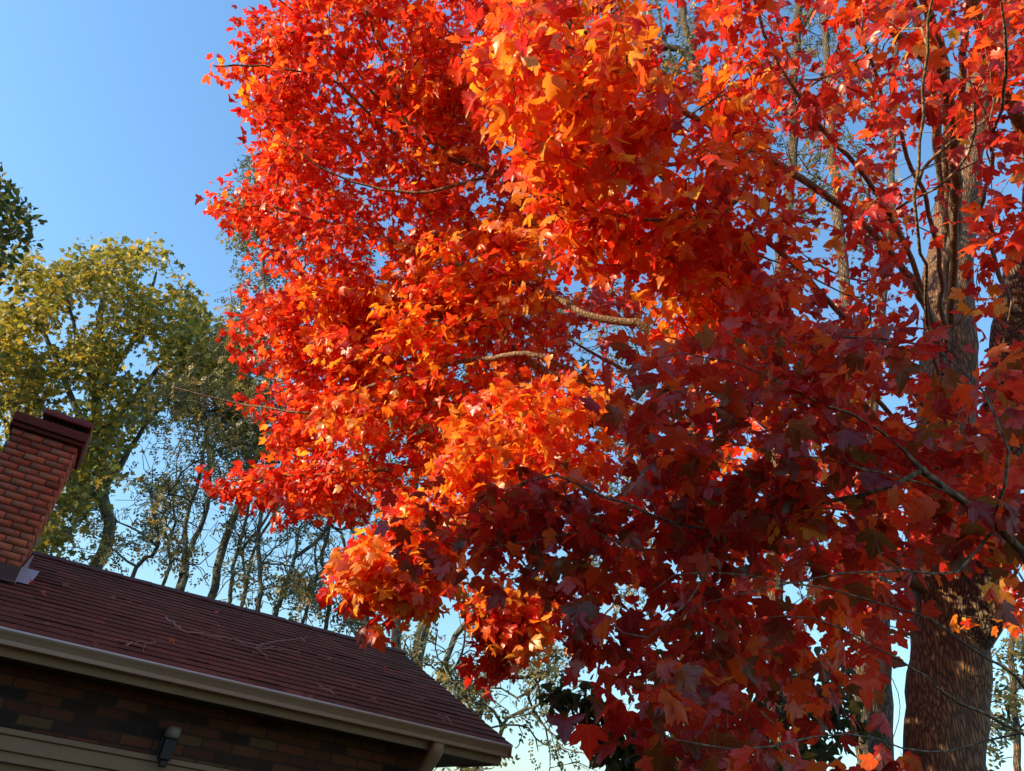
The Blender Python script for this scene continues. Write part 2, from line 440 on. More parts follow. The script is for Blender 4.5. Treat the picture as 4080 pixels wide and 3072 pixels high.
def brick_mat(name, mortar=(0.06, 0.045, 0.038)):
    mt, t, b = new_mat(name); L = t.links
    tc = node(t, 'ShaderNodeTexCoord'); sp = node(t, 'ShaderNodeSeparateXYZ'); L.new(tc.outputs['Object'], sp.inputs[0])
    cb = node(t, 'ShaderNodeCombineXYZ'); L.new(math_n(t, 'ADD', sp.outputs[0], sp.outputs[1]), cb.inputs[0]); L.new(sp.outputs[2], cb.inputs[1])
    br = node(t, 'ShaderNodeTexBrick'); br.inputs['Scale'].default_value = 1.0
    br.inputs['Brick Width'].default_value = 0.19; br.inputs['Row Height'].default_value = 0.062; br.inputs['Mortar Size'].default_value = 0.006; br.inputs['Mortar Smooth'].default_value = 0.3
    br.inputs['Bias'].default_value = 0.0
    br.inputs['Color1'].default_value = (0, 0, 0, 1); br.inputs['Color2'].default_value = (1, 1, 1, 1); br.inputs['Mortar'].default_value = (0.5, 0.5, 0.5, 1)
    L.new(cb.outputs[0], br.inputs['Vector'])
    rp_ = node(t, 'ShaderNodeValToRGB'); L.new(br.outputs['Color'], rp_.inputs[0]); cr = rp_.color_ramp; cr.interpolation = 'CONSTANT'
    cols = [(0.0, (0.03, 0.022, 0.022)), (0.16, (0.17, 0.055, 0.028)), (0.36, (0.22, 0.085, 0.038)), (0.52, (0.13, 0.045, 0.028)), (0.68, (0.20, 0.11, 0.05)), (0.8, (0.06, 0.034, 0.03)), (0.9, (0.25, 0.075, 0.035))]
    cr.elements[0].position = 0; cr.elements[0].color = (*cols[0][1], 1); cr.elements[1].position = cols[1][0]; cr.elements[1].color = (*cols[1][1], 1)
    for p, c in cols[2:]:
        e = cr.elements.new(p); e.color = (*c, 1)
    nz = node(t, 'ShaderNodeTexNoise'); nz.inputs['Scale'].default_value = 35; nz.inputs['Detail'].default_value = 8; L.new(tc.outputs['Object'], nz.inputs['Vector'])
    c = mix_rgb(t, math_n(t, 'MULTIPLY', nz.outputs[0], 0.5), rp_.outputs[0], (0.08, 0.04, 0.03))
    c = mix_rgb(t, br.outputs['Fac'], c, mortar)
    L.new(c, b.inputs['Base Color']); b.inputs['Roughness'].default_value = 0.92
    h = math_n(t, 'SUBTRACT', math_n(t, 'MULTIPLY', nz.outputs[0], 0.4), br.outputs['Fac'])
    bp = node(t, 'ShaderNodeBump'); bp.inputs['Strength'].default_value = 0.8; bp.inputs['Distance'].default_value = 0.01
    L.new(h, bp.inputs['Height']); L.new(bp.outputs[0], b.inputs['Normal'])
    return mt
M['brick'] = brick_mat('house brick')
M['tan'] = plain_mat('tan painted metal', (0.46, 0.33, 0.22), 0.42, 0.5, 0.10, 3)
M['tan_wood'] = plain_mat('tan painted wood', (0.41, 0.275, 0.175), 0.55, 0.4, 0.10, 5)
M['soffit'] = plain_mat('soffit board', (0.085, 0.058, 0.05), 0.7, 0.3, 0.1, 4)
M['lip'] = plain_mat('sky-bright gutter lip', (0.72, 0.68, 0.68), 0.3, 0.5, 0.12, 6)  # sky highlight put into the colour as a paler tone
M['flash'] = plain_mat('lead flashing', (0.42, 0.43, 0.47), 0.45, 0.5, 0.12, 7, 0.3)
M['apron'] = plain_mat('brown flashing', (0.10, 0.065, 0.055), 0.6, 0.4, 0.15, 5)
M['dark'] = plain_mat('dark void', (0.02, 0.016, 0.015), 0.9, 0.2, 0.2, 5)
M['clay'] = tint_mat('chimney brick', 0.9, 40, 0.35, 0.4)
M['shingle'] = tint_mat('asphalt shingle', 0.95, 60, 0.45, 0.5, 0.2)
M['cap'] = plain_mat('chimney crown red', (0.20, 0.055, 0.06), 0.7, 0.4, 0.18, 9)

YB = 2 * RUN - 0.06                                   # back eave
ZS = ZL - 0.105                                        # soffit height
# walls: front wall with the garage opening, end wall with gable
GX1, GZ1 = -1.05, None
gt = house_hit(0, 2892, (0, 1, 0), (0, WY, 0)); GZT = gt[2]      # top of the garage trim
print('garage trim top', gt, house_hit(1000, 3072, (0, 1, 0), (0, WY, 0)))
WX = -0.42                                            # end wall face
w = MB()
w.box(XL, WX, WY, WY + 0.22, GZT, ZS)                                    # above the garage door
w.box(GX1, WX, WY, WY + 0.22, 0, GZT)                                    # pier right of the door
w.box(WX - 0.22, WX, WY + 0.22, YB - WY - 0.22, 0, ZS)
w.box(XL, WX, YB - WY - 0.22, YB - WY, 0, ZS)
w.add([(WX - .1, WY + .1, ZS), (WX - .1, YB - WY - .1, ZS), (WX - .1, RUN, ZRIDGE - .16), (WX - .25, WY + .1, ZS), (WX - .25, YB - WY - .1, ZS), (WX - .25, RUN, ZRIDGE - .16)],
      [(0, 1, 2), (3, 5, 4), (0, 2, 5, 3), (1, 4, 5, 2), (0, 3, 4, 1)])
w.build('wall', M['brick'], house)
# garage trim and door
gd = MB(); x0 = -6.19
gd.box(x0, GX1, WY - 0.025, WY + 0.10, GZT - 0.035, GZT - 0.004)
gd.box(x0, GX1 - .02, WY + 0.0, WY + 0.10, GZT - 0.115, GZT - 0.037)
gd.box(x0, GX1 - .04, WY + 0.03, WY + 0.12, GZT - 0.17, GZT - 0.117)
gd.box(GX1 - 0.16, GX1 - .003, WY + 0.002, WY + 0.12, 0, GZT - 0.118)
tr = gd.build('door_trim', M['tan_wood'], house, 0.004)
dr = MB(); dr.box(x0, GX1 - 0.165, WY + 0.10, WY + 0.15, 0, GZT - 0.172)
door = dr.build('garage_door', M['tan_wood'], house)
door['label'] = 'tan garage door with raised panels under stepped trim'
pn = MB()
for r_ in range(4):
    zt = GZT - 0.23 - r_ * 0.46
    for c_ in range(6):
        xx = GX1 - 0.30 - c_ * 0.80
        pn.box(xx - 0.70, xx, WY + 0.085, WY + 0.10, zt - 0.36, zt)
pn.build('door_panel', M['tan_wood'], door, 0.008)
# soffit, fascia
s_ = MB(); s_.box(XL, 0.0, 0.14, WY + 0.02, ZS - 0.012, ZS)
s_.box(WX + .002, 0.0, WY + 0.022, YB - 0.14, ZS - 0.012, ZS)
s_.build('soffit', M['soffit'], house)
f_ = MB(); f_.box(XL, -0.005, 0.115, 0.138, ZS - 0.02, ZL - 0.01)
f_.box(XL, 0.0, YB - .14, YB - .115, ZS - 0.02, ZL - 0.01)
f_.build('fascia', M['tan_wood'], house, 0.003)
rk = MB()                                            # rake boards along the gable and the boxed return
for (ya, yb, za, zb) in ((0.14, RUN, ZR0(.14) - .03, ZRIDGE - .03), (YB - .14, RUN, ZR0(.14) - .03, ZRIDGE - .03)):
    rk.add([(-.03, ya, za), (-.03, yb, zb), (-.03, yb, zb - .14), (-.03, ya, za - .14), (0, ya, za), (0, yb, zb), (0, yb, zb - .14), (0, ya, za - .14)],
           [(0, 1, 2, 3), (4, 7, 6, 5), (0, 4, 5, 1), (3, 2, 6, 7), (0, 3, 7, 4), (1, 5, 6, 2)])
rk.box(-0.03, 0.002, 0.14, WY + .25, ZS - .02, ZR0(.14) - .04)
rk.build('rake_board', M['tan_wood'], house, 0.003)
# gutter: K-profile swept along the eave
gz = ZL
prof = [(0.0, gz), (0.010, gz), (0.010, gz - 0.010), (0.018, gz - 0.030), (0.030, gz - 0.052), (0.030, gz - 0.071), (0.108, gz - 0.071), (0.108, gz - 0.004), (0.112, gz - 0.004), (0.112, gz - 0.075),
        (0.026, gz - 0.075), (0.026, gz - 0.052), (0.013, gz - 0.030), (0.000, gz - 0.014)]
gu = MB(); gu.prism(prof, XL, 0.0)
gu.box(0.0005, 0.004, 0.0, 0.112, gz - 0.076, gz + .001)
gut = gu.build('gutter', M['tan'], house)
lp = MB(); lp.prism([(-0.006, gz - 0.008), (-0.006, gz + 0.004), (0.016, gz + 0.004), (0.016, gz - 0.001)], XL, 0.006)
lp.build('gutter_lip', M['lip'], gut, 0.002)
for k in range(11):
    hg = MB(); xx = -0.5 - k * 0.75; hg.box(xx - 0.012, xx + 0.012, 0.017, 0.107, gz - 0.004, gz + 0.0015)
    hg.build('hanger', M['lip'], gut)
# downspout with its elbow back to the wall
dp = house_hit(1742, 2975, (0, 1, 0), (0, 0.07, 0)); XD = dp[0]
print('downspout', dp)
def sweep_rect(pts, wx, wd, mb):
    P = np.array(pts, float); T = norm(np.gradient(P, axis=0)); X = np.array([1.0, 0, 0]); vs = []
    for p, t in zip(P, T):
        n = norm(np.cross(X, t)); 
        for a, b in ((-1, -.7), (-.7, -1), (.7, -1), (1, -.7), (1, .7), (.7, 1), (-.7, 1), (-1, .7)): vs.append(p + X * a * wx / 2 + n * b * wd / 2)
    k = 8; n_ = len(P)
    mb.add(vs, [tuple(range(k)), tuple(range((n_ - 1) * k, n_ * k))[::-1]] + [(i * k + j, i * k + (j + 1) % k, (i + 1) * k + (j + 1) % k, (i + 1) * k + j) for i in range(n_ - 1) for j in range(k)])
ds = MB()
sweep_rect(resample([(XD, .07, gz - .072), (XD, .07, gz - .11), (XD, .09, gz - .145), (XD, WY - .15, gz - .33), (XD, WY - .05, gz - .42), (XD, WY - .045, gz - .6), (XD, WY - .045, 0.15)], 0.025), 0.085, 0.062, ds)
ds.build('downspout', M['tan'], house, 0, True)
# roof: real shingle courses on the front slope, plain slope behind
cosS = 1 / math.sqrt(1 + SL * SL); nrmR = np.array([0, -SL * cosS, cosS]); upR = np.array([0, cosS, SL * cosS])
e0 = np.array([0, 0.045, ZR0(0.045)])
slopeL = (RUN - 0.045) / cosS; EXPO = 0.125
V, F, Cc = [], [], []
nc = int(slopeL / EXPO) + 1
for k in range(nc):
    s0 = k * EXPO; s1 = min(s0 + EXPO + 0.02, slopeL); x = RX + 0.001
    off = rng.uniform(0, 0.3)
    x = RX
    while x > XL:
        wdt = rng.choice([0.14, 0.17, 0.2, 0.24, 0.3]) * rng.uniform(.9, 1.1); x2 = max(x - wdt, XL)
        th = 0.008 + rng.uniform(0, .002) + (.003 if rng.random() < .12 else 0); drop = rng.uniform(0, .003)
        a = e0 + upR * (s0 - drop); b = e0 + upR * s1
        q = [a + nrmR * th, b + nrmR * 0.0025]
        k0 = len(V)
        for xx in (x - .0008, x2 + .0008):
            for p in q: V.append((xx, p[1], p[2]))
        lo = a - nrmR * .004; hi = a + nrmR * th
        for xx in (x - .0008, x2 + .0008):
            V.append((xx, hi[1], hi[2])); V.append((xx, lo[1], lo[2]))
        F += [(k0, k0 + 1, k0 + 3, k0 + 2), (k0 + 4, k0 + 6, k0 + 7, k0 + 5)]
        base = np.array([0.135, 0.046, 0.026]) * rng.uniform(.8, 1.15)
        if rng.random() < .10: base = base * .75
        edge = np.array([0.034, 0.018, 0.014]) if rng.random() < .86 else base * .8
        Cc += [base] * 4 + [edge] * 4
        x = x2
loops = np.concatenate([np.array(f) for f in F]); counts = np.array([len(f) for f in F]); starts = np.concatenate([[0], np.cumsum(counts)[:-1]])
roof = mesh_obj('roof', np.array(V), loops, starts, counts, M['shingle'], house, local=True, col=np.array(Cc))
dk = MB()                                           # deck under the shingles and the back slope
for sgn in (1, -1):
    ya = 0.05 if sgn > 0 else YB - 0.05
    yb = RUN
    za, zb = ZR0(.05) - .012, ZRIDGE - .012
    dk.add([(XL, ya, za), (RX - .006, ya, za), (RX - .006, yb, zb), (XL, yb, zb), (XL, ya, za - .03), (RX - .006, ya, za - .03), (RX - .006, yb, zb - .03), (XL, yb, zb - .03)],
           [(0, 1, 2, 3), (4, 7, 6, 5), (0, 4, 5, 1), (1, 5, 6, 2), (2, 6, 7, 3), (3, 7, 4, 0)])
M['roof_back'] = plain_mat('roof felt', (0.10, 0.045, 0.04), 0.95, 0.2, 0.25, 20)
dk.build('roof_deck', M['roof_back'], roof)
rc = MB(); x = RX + .01; 
while x > XL:                                      # ridge caps overlapping along the ridge
    for sgn in (1, -1):
        p = np.array([0, RUN, ZRIDGE + .016]); dwn = np.array([0, -sgn * cosS, -SL * cosS])
        e = p + dwn * .14; z_ = rng.uniform(0, .004)
        rc.add([(x, p[1], p[2] + z_ + .006), (x - .30, p[1], p[2] + z_), (x - .30, e[1], e[2] + .002), (x, e[1], e[2] + .008), (x, p[1], p[2] - .012), (x - .3, p[1], p[2] - .012), (x - .3, e[1], e[2] - .006), (x, e[1], e[2] - .006)],
               [(0, 1, 2, 3), (4, 7, 6, 5), (0, 3, 7, 4), (1, 5, 6, 2), (2, 6, 7, 3)])
    x -= .25
rc.build('ridge_cap', M['roof_back'], roof)
# unseen wing and tall block at the left, added to shade leaves and roof
wg = MB(); WA, WB_ = -11.5, -6.2; WYF = -10.0; WYB = -1.0; WZ = 5.4
wg.box(WA, WB_, WYF, WYB, 0, WZ)
wg.box(WA, WB_ - .4, WYB + .002, .198, 0, 2.2)
wg.box(WA, WB_, .2, 7.2, 0, 4.4)
wg.build('shade_wing_wall', M['brick'], house)
wr = MB(); mx = (WA + WB_) / 2; rise = 1.15
wr.add([(WA - .3, WYF - .3, WZ), (WB_ + .3, WYF - .3, WZ), (mx, WYF + 1.8, WZ + rise), (WA - .3, WYB + .3, WZ), (WB_ + .3, WYB + .3, WZ), (mx, WYB - 1.9, WZ + rise)],
       [(0, 1, 2), (1, 4, 5, 2), (4, 3, 5), (3, 0, 2, 5), (0, 3, 4, 1)])
wr.add([(WA - .2, 0.0, 4.3), (WA - .2, 3.7, 6.15), (WA - .2, 7.4, 4.3), (WB_, 0.0, 4.3), (WB_, 3.7, 6.15), (WB_, 7.4, 4.3)], [(0, 1, 2), (3, 5, 4), (0, 3, 4, 1), (1, 4, 5, 2), (0, 2, 5, 3)])
wr.build('shade_wing_roof', M['roof_back'], house)

# chimney -----------------------------------------------------------
pc = house_hit(72, 2327, (0, -SL, 1), (0, 0.06, ZE)); CX1, CY0 = pc[0] - .035, pc[1]
pl = house_hit(0, 1858, (0, 1, 0), (0, CY0, 0)); pl2 = house_hit(75, 1664, (0, 1, 0), (0, CY0, 0))
ptop = house_hit(319, 1784, (0, 1, 0), (0, CY0, 0)); CX0 = pl2[0]
CZT = ptop[2]
print('chimney', pc, pl, pl2, ptop)
CW = CX1 - CX0; CD = 0.50
V, F, Cc = [], [], []
def brick(x0, x1, y0, y1, z0, z1, col):
    k = len(V)
    V.extend([(x0, y0, z0), (x1, y0, z0), (x1, y1, z0), (x0, y1, z0), (x0, y0, z1), (x1, y0, z1), (x1, y1, z1), (x0, y1, z1)])
    F.extend([tuple(k + i for i in f) for f in [(0, 3, 2, 1), (4, 5, 6, 7), (0, 1, 5, 4), (1, 2, 6, 5), (2, 3, 7, 6), (3, 0, 4, 7)]])
    Cc.extend([col] * 8)
mort = np.array([0.17, 0.085, 0.06])
zb0 = ZR0(CY0) - 0.25
brick(CX0 + .012, CX1 - .012, CY0 + .012, CY0 + CD - .012, zb0, CZT, mort)
RH = 0.050; row = 0; z = zb0
pal = [(0.38, 0.145, 0.075), (0.42, 0.17, 0.09), (0.35, 0.125, 0.07), (0.40, 0.18, 0.11), (0.33, 0.11, 0.065), (0.37, 0.155, 0.10)]
def bc():
    c = np.array(pal[rng.integers(len(pal))]) * rng.uniform(1.0, 1.35)
    if rng.random() < .10: c = c * .65
    return c
while z < CZT - 0.02:
    z1 = min(z + RH - 0.008 + rng.uniform(-.001, .001), CZT); o = (row % 2) * 0.07 + rng.uniform(-.004, .004); pr = rng.uniform(-.003, .006)
    for side in range(2):                          # front and back
        x = CX0 - (0.13 - o)
        while x < CX1:
            a, b2 = max(x, CX0), min(x + 0.132, CX1)
            if b2 - a > 0.01:
                j = pr + rng.uniform(-.0025, .0025)
                if side == 0: brick(a, b2 - (0.0 if b2 >= CX1 else 0.0), CY0 - j, CY0 + .1, z, z1, bc())
                else: brick(a, b2, CY0 + CD - .1, CY0 + CD + j, z, z1, bc())
            x += 0.14
    for side in range(2):
        y = CY0 + .102
        while y < CY0 + CD - .102:
            b2 = min(y + .132, CY0 + CD - .102); j = pr + rng.uniform(-.003, .005)
            if side: brick(CX1 - .1, CX1 + j, y, b2, z, z1, bc())
            else: brick(CX0 - j - .004, CX0 + .1, y, b2, z, z1, bc())
            y += .14
    z += RH; row += 1
def bmesh_from(name, mat, parent):
    loops = np.concatenate([np.array(f) for f in F]); counts = np.array([len(f) for f in F]); starts = np.concatenate([[0], np.cumsum(counts)[:-1]])
    return mesh_obj(name, np.array(V), loops, starts, counts, mat, parent, local=True, col=np.array(Cc))
chim = bmesh_from('chimney', M['clay'], house)
chim['label'] = 'red brick chimney with a wide dark crown and metal flashing'
# projecting crown: corbel course, slab, then the red metal cap with open vents
V, F, Cc = [], [], []
cr_ = MB()
cr_.box(CX0 - .03, CX1 + .03, CY0 - .035, CY0 + CD + .03, CZT, CZT + .03)
cr_.box(CX0 - .03, CX1 + .035, CY0 - .06, CY0 + CD + .06, CZT + .031, CZT + .10)
cr_.build('crown', M['clay'] if False else plain_mat('crown clay', (0.13, 0.042, 0.030), .85, .3, .2, 12, bump=.4), chim, 0.006)
cv = MB()
for i in range(9):
    xx = CX0 + .17 + i * (CW - .14) / 9; cv.box(xx, xx + .022, CY0 + .0, CY0 + .02, CZT + .10, CZT + .15)
cv.box(CX0 + .18, CX1 + .0, CY0 + .06, CY0 + CD - .05, CZT + .10, CZT + .149)
cv.build('vent_grille', M['dark'], chim)
cp = MB(); cp.box(CX0 + .13, CX1 + .03, CY0 - .05, CY0 + CD + .03, CZT + .151, CZT + .20)
cp.build('cap', M['cap'], chim, 0.012)
# flashing: brown front apron, pale metal side piece
ap = MB(); dz = .105
zf = ZR0(CY0)
ap.box(CX0 - .02, CX1 + .012, CY0 - .02, CY0 - .008, zf - .06, zf + dz)
ap.add([(CX0 - .02, CY0 - .02, zf + .018), (CX1 + .012, CY0 - .02, zf + .018), (CX1 + .012, CY0 - .12, zf + .018 - .10 * SL), (CX0 - .02, CY0 - .12, zf + .018 - .10 * SL)], [(0, 1, 2, 3)])
ap.build('apron_flashing', M['apron'], chim)
sf = MB(); yy0, yy1 = CY0 - .021, CY0 + CD + .02
for (xa) in (CX1 + .0125,):
    sf.add([(xa, yy0, ZR0(yy0) - .02), (xa, yy1, ZR0(yy1) - .02), (xa, yy1, ZR0(yy1) + .12), (xa, yy0, zf + dz), (xa + .006, yy0, ZR0(yy0) - .02), (xa + .006, yy1, ZR0(yy1) - .02), (xa + .006, yy1, ZR0(yy1) + .12), (xa + .006, yy0, zf + dz)],
           [(0, 1, 2, 3), (4, 7, 6, 5), (0, 4, 5, 1), (1, 5, 6, 2), (2, 6, 7, 3), (3, 7, 4, 0)])
    sf.add([(xa + .006, yy0, ZR0(yy0) + .018), (xa + .09, yy0, ZR0(yy0) + .018), (xa + .09, yy1, ZR0(yy1) + .018), (xa + .006, yy1, ZR0(yy1) + .018)], [(0, 1, 2, 3)])
sf.build('side_flashing', M['flash'], chim)

# wall lantern -------------------------------------------------------
pw = house_hit(690, 2915, (0, 1, 0), (0, WY - .06, 0))
lamp = root_at('wall_lantern', tuple(HO + Lx * pw[0] + Bk * WY + np.array([0, 0, pw[2]])), HANG)
tag(lamp, 'small wall lantern with white globe and dark body on the brick wall', 'wall lamp')
bk_ = MB(); bk_.box(-.05, .05, -.018, -.001, -.17, -.03); bk_.box(-.016, .016, -.075, -.018, -.14, -.11); bk_.box(-.036, .036, -.105, -.03, -.16, -.045); bk_.box(-.022, .022, -.09, -.045, -.20, -.16)
bk_.build('bracket', plain_mat('black metal', (0.02, 0.02, 0.022), .5, .5), lamp, .006)
gl = MB(); sph = []; nn = 14
for i in range(8):
    a = i / 7 * math.pi
    for j in range(nn):
        bb = j / nn * 2 * math.pi; rr_ = (abs(math.sin(a)) ** .5) * .047
        sph.append((rr_ * math.cos(bb), -.068 + rr_ * math.sin(bb), -.006 + .036 * (1 if math.cos(a) > 0 else -1) * abs(math.cos(a)) ** .6))
gl.add(sph, [(i * nn + j, i * nn + (j + 1) % nn, (i + 1) * nn + (j + 1) % nn, (i + 1) * nn + j) for i in range(7) for j in range(nn)])
gl.build('globe', plain_mat('opal glass', (0.30, 0.25, 0.22), .35, .5, .05), lamp, 0, True)

# fallen leaves and twigs on the roof ---------------------------------
def roof_pt(u, v): return house_hit(u, v, (0, -SL, 1), (0, 0.06, ZE + .022))
def h2w(p): return HO + Lx * p[0] + Bk * p[1] + np.array([0, 0, p[2]])
nW = norm(Bk * nrmR[1] + np.array([0, 0, nrmR[2]]))
fl = [(512, 2408, 'pink'), (802, 2546, 'pink'), (868, 2440, 'pink'), (760, 2512, 'brown'), (128, 2332, 'red'), (1525, 2668, 'red'), (1118, 2693, 'pink'), (1316, 2625, 'orange'), (268, 2340, 'brown'),
      (440, 2385, 'brown'), (690, 2553, 'orange'), (862, 2490, 'brown'), (1010, 2604, 'brown'), (1400, 2742, 'brown'), (1290, 2748, 'brown'), (1492, 2795, 'orange'), (1680, 2790, 'brown'), (1775, 2880, 'brown'), (1245, 2775, 'brown'), (160, 2365, 'orange'), (370, 2570, 'brown'), (195, 2495, 'brown')]
tints = {'pink': (0.55, 0.13, 0.14), 'red': (0.50, 0.05, 0.03), 'brown': (0.30, 0.15, 0.08), 'orange': (0.50, 0.17, 0.05)}
labs = {'pink': 'curled pale pink maple leaf fallen on the dark shingles', 'red': 'bright red maple leaf fallen on the dark shingles', 'brown': 'withered brown leaf fallen on the dark shingles', 'orange': 'small orange leaf fallen on the dark shingles'}
for (u, v, c) in fl:
    P = h2w(roof_pt(u, v)); e = root_at('fallen_leaf', tuple(P)); 
    a = rng.uniform(0, 2 * math.pi); td = norm((Lx * math.cos(a) + np.cross(nW, Lx) * math.sin(a)) + nW * .15)
    # a fallen leaf is one mesh of its own, no empty needed
    bpy.data.objects.remove(e)
    o = build_leaves('fallen_leaf', MAPLE, np.zeros((1, 3)), td[None], norm(nW + rng.normal(0, .25, 3))[None], np.array([rng.uniform(.032, .05)]), np.array([tints[c]]), M['maple_leaf'], None, 0.5, 0.5)
    o.location = tuple(P + nW * .012); tag(o, labs[c], 'fallen leaf', c + ' leaves fallen on the roof')
tw = [([(655, 2472), (720, 2520), (800, 2535), (930, 2560), (1000, 2575), (1090, 2590)], 'long pale forked twig lying across the roof shingles', [[(930, 2560), (1010, 2590), (1090, 2592), (1190, 2608)], [(1020, 2580), (1110, 2562), (1220, 2548)], [(1010, 2588), (1035, 2610), (1068, 2632)], [(1195, 2548), (1215, 2565)]], 9),
      ([(490, 2585), (530, 2572), (560, 2578), (620, 2566)], 'small clump of dry twigs lying just above the gutter', [[(500, 2570), (545, 2582), (570, 2590)], [(455, 2555), (520, 2568)], [(565, 2605), (575, 2575)]], 7),
      ([(1265, 2745), (1300, 2760), (1340, 2785)], 'short dry twig with brown leaves lying low on the roof', [[(1300, 2762), (1325, 2750)]], 7),
      ([(1740, 2855), (1775, 2870), (1800, 2895)], 'broken twig near the right end of the gutter', [[(1760, 2865), (1790, 2862)]], 6)]
M['dry_twig'] = plain_mat('dry twig', (0.36, 0.24, 0.20), .8, .3, .15, 20)
for (main, lab, subs, wpx) in tw:
    paths = []
    for k, pp in enumerate([main] + subs):
        P = np.array([h2w(roof_pt(u, v)) + nW * .012 for u, v in pp]); P = resample(P, .05); P = P + nW * np.abs(rng.normal(0, .008, (len(P), 1)))
        rr_ = np.linspace(1, .45, len(P)) * rad_px(wpx if k == 0 else wpx * .6, P[0]); paths.append((P, rr_))
    Vv, l_, st, ct = tube_arrays(paths, 6); o0 = paths[0][0][0]
    o = mesh_obj('fallen_twig', Vv - o0, l_, st, ct, M['dry_twig']); o.location = tuple(o0); tag(o, lab, 'twig')

# =================================================================== BACKGROUND TREES
def tint_vary(base, n, v=.25, hue=.12):
    base = np.asarray(base, float)
    return np.clip(base[None] * rng.uniform(1 - v, 1 + v, (n, 1)) * rng.uniform(1 - hue, 1 + hue, (n, 3)), 0.004, .95)

def bg_tree(name, label, cat, group, trunks, clouds, leaf, bark, step=.35, unit=.006, per=7, sag=-.3, spread=.35, trunk_name='trunk', ground=True, leaf_name='crown', bare=0, low=None):
    """trunks: list of (pixel polyline, Y, px width bottom, px width top, parent index); clouds: list of arrays of 3-D twig ends"""
    s = Skeleton(step); ends = []
    base = None
    for i, (pts, Y, wa, wb, par) in enumerate(trunks):
        P = [aty(u, v, Y if np.ndim(Y) == 0 else Y[k]) for k, (u, v) in enumerate(pts)]
        ra, rb = rad_px(wa, P[0]), rad_px(wb, P[-1])
        if par is None and ground:
            gp = P[0].copy(); gp[2] = 0; P = [gp] + [gp * .4 + P[0] * .6] + P if P[0][2] > .8 else [gp] + P
        if base is None: base = np.array([P[0][0], P[0][1], 0.0])
        pn_ = -1
        if par is not None:
            pn_ = s.nearest(P[0]); P[0] = s.pos[pn_]
        s.seed(P, ra, rb, 0, pn_)
    pts = np.concatenate(clouds)
    s.attach(pts, wander=.16, side=.7, droop=-.05, minr=unit * .8)
    nlf = len(s.tips)
    if bare:
        k_ = rng.integers(0, len(s.pos), bare); ok = s.pos[k_][:, 2] > 2.2
        s.attach(s.pos[k_][ok] + norm(rng.normal(0, 1, (ok.sum(), 3)) + np.array([0, 0, .35])) * rng.uniform(.3, 1.0, (ok.sum(), 1)), wander=.2, side=.5, droop=0, minr=unit * .7)
    rad = s.radii(unit, .40)
    root = root_at(name, tuple(base)); tag(root, label, cat, group)
    V_, l_, st, ct = tube_arrays(s.paths(rad), 8); mesh_obj(trunk_name, V_, l_, st, ct, bark, root, local=False, smooth=True)
    P = np.array([t[0] for t in s.tips[:nlf]]); D = np.array([t[1] for t in s.tips[:nlf]])
    n = len(P) * per; idx = np.repeat(np.arange(len(P)), per)
    along = rng.uniform(-.8, .25, n)[:, None]
    pos = P[idx] + D[idx] * along * spread * 1.2 + rng.normal(0, spread * .38, (n, 3))
    td = norm(D[idx] * .5 + rng.normal(0, .7, (n, 3)) + np.array([0, 0, sag])); nr = norm(rng.normal(0, .6, (n, 3)) + np.array([-.3, -.2, .8]))
    tmpl, size, cols, mat = leaf
    sz = size * rng.uniform(.7, 1.25, n)
    cidx = rng.choice(len(cols), n, p=[c[1] for c in cols]); cc = np.array([c[0] for c in cols])[cidx] * rng.uniform(.75, 1.25, (n, 1))
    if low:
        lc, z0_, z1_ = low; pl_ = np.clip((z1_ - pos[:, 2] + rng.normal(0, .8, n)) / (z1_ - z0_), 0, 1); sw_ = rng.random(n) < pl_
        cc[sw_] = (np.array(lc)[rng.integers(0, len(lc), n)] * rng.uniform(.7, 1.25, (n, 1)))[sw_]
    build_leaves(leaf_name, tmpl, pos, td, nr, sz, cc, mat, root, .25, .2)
    return root

def cloud(poly, n, Y0, Y1, gap=None):
    q = sample_poly(poly, n, gap); Y = rng.uniform(Y0, Y1, n); return np.array([aty(u, v, y) for (u, v), y in zip(q, Y)])

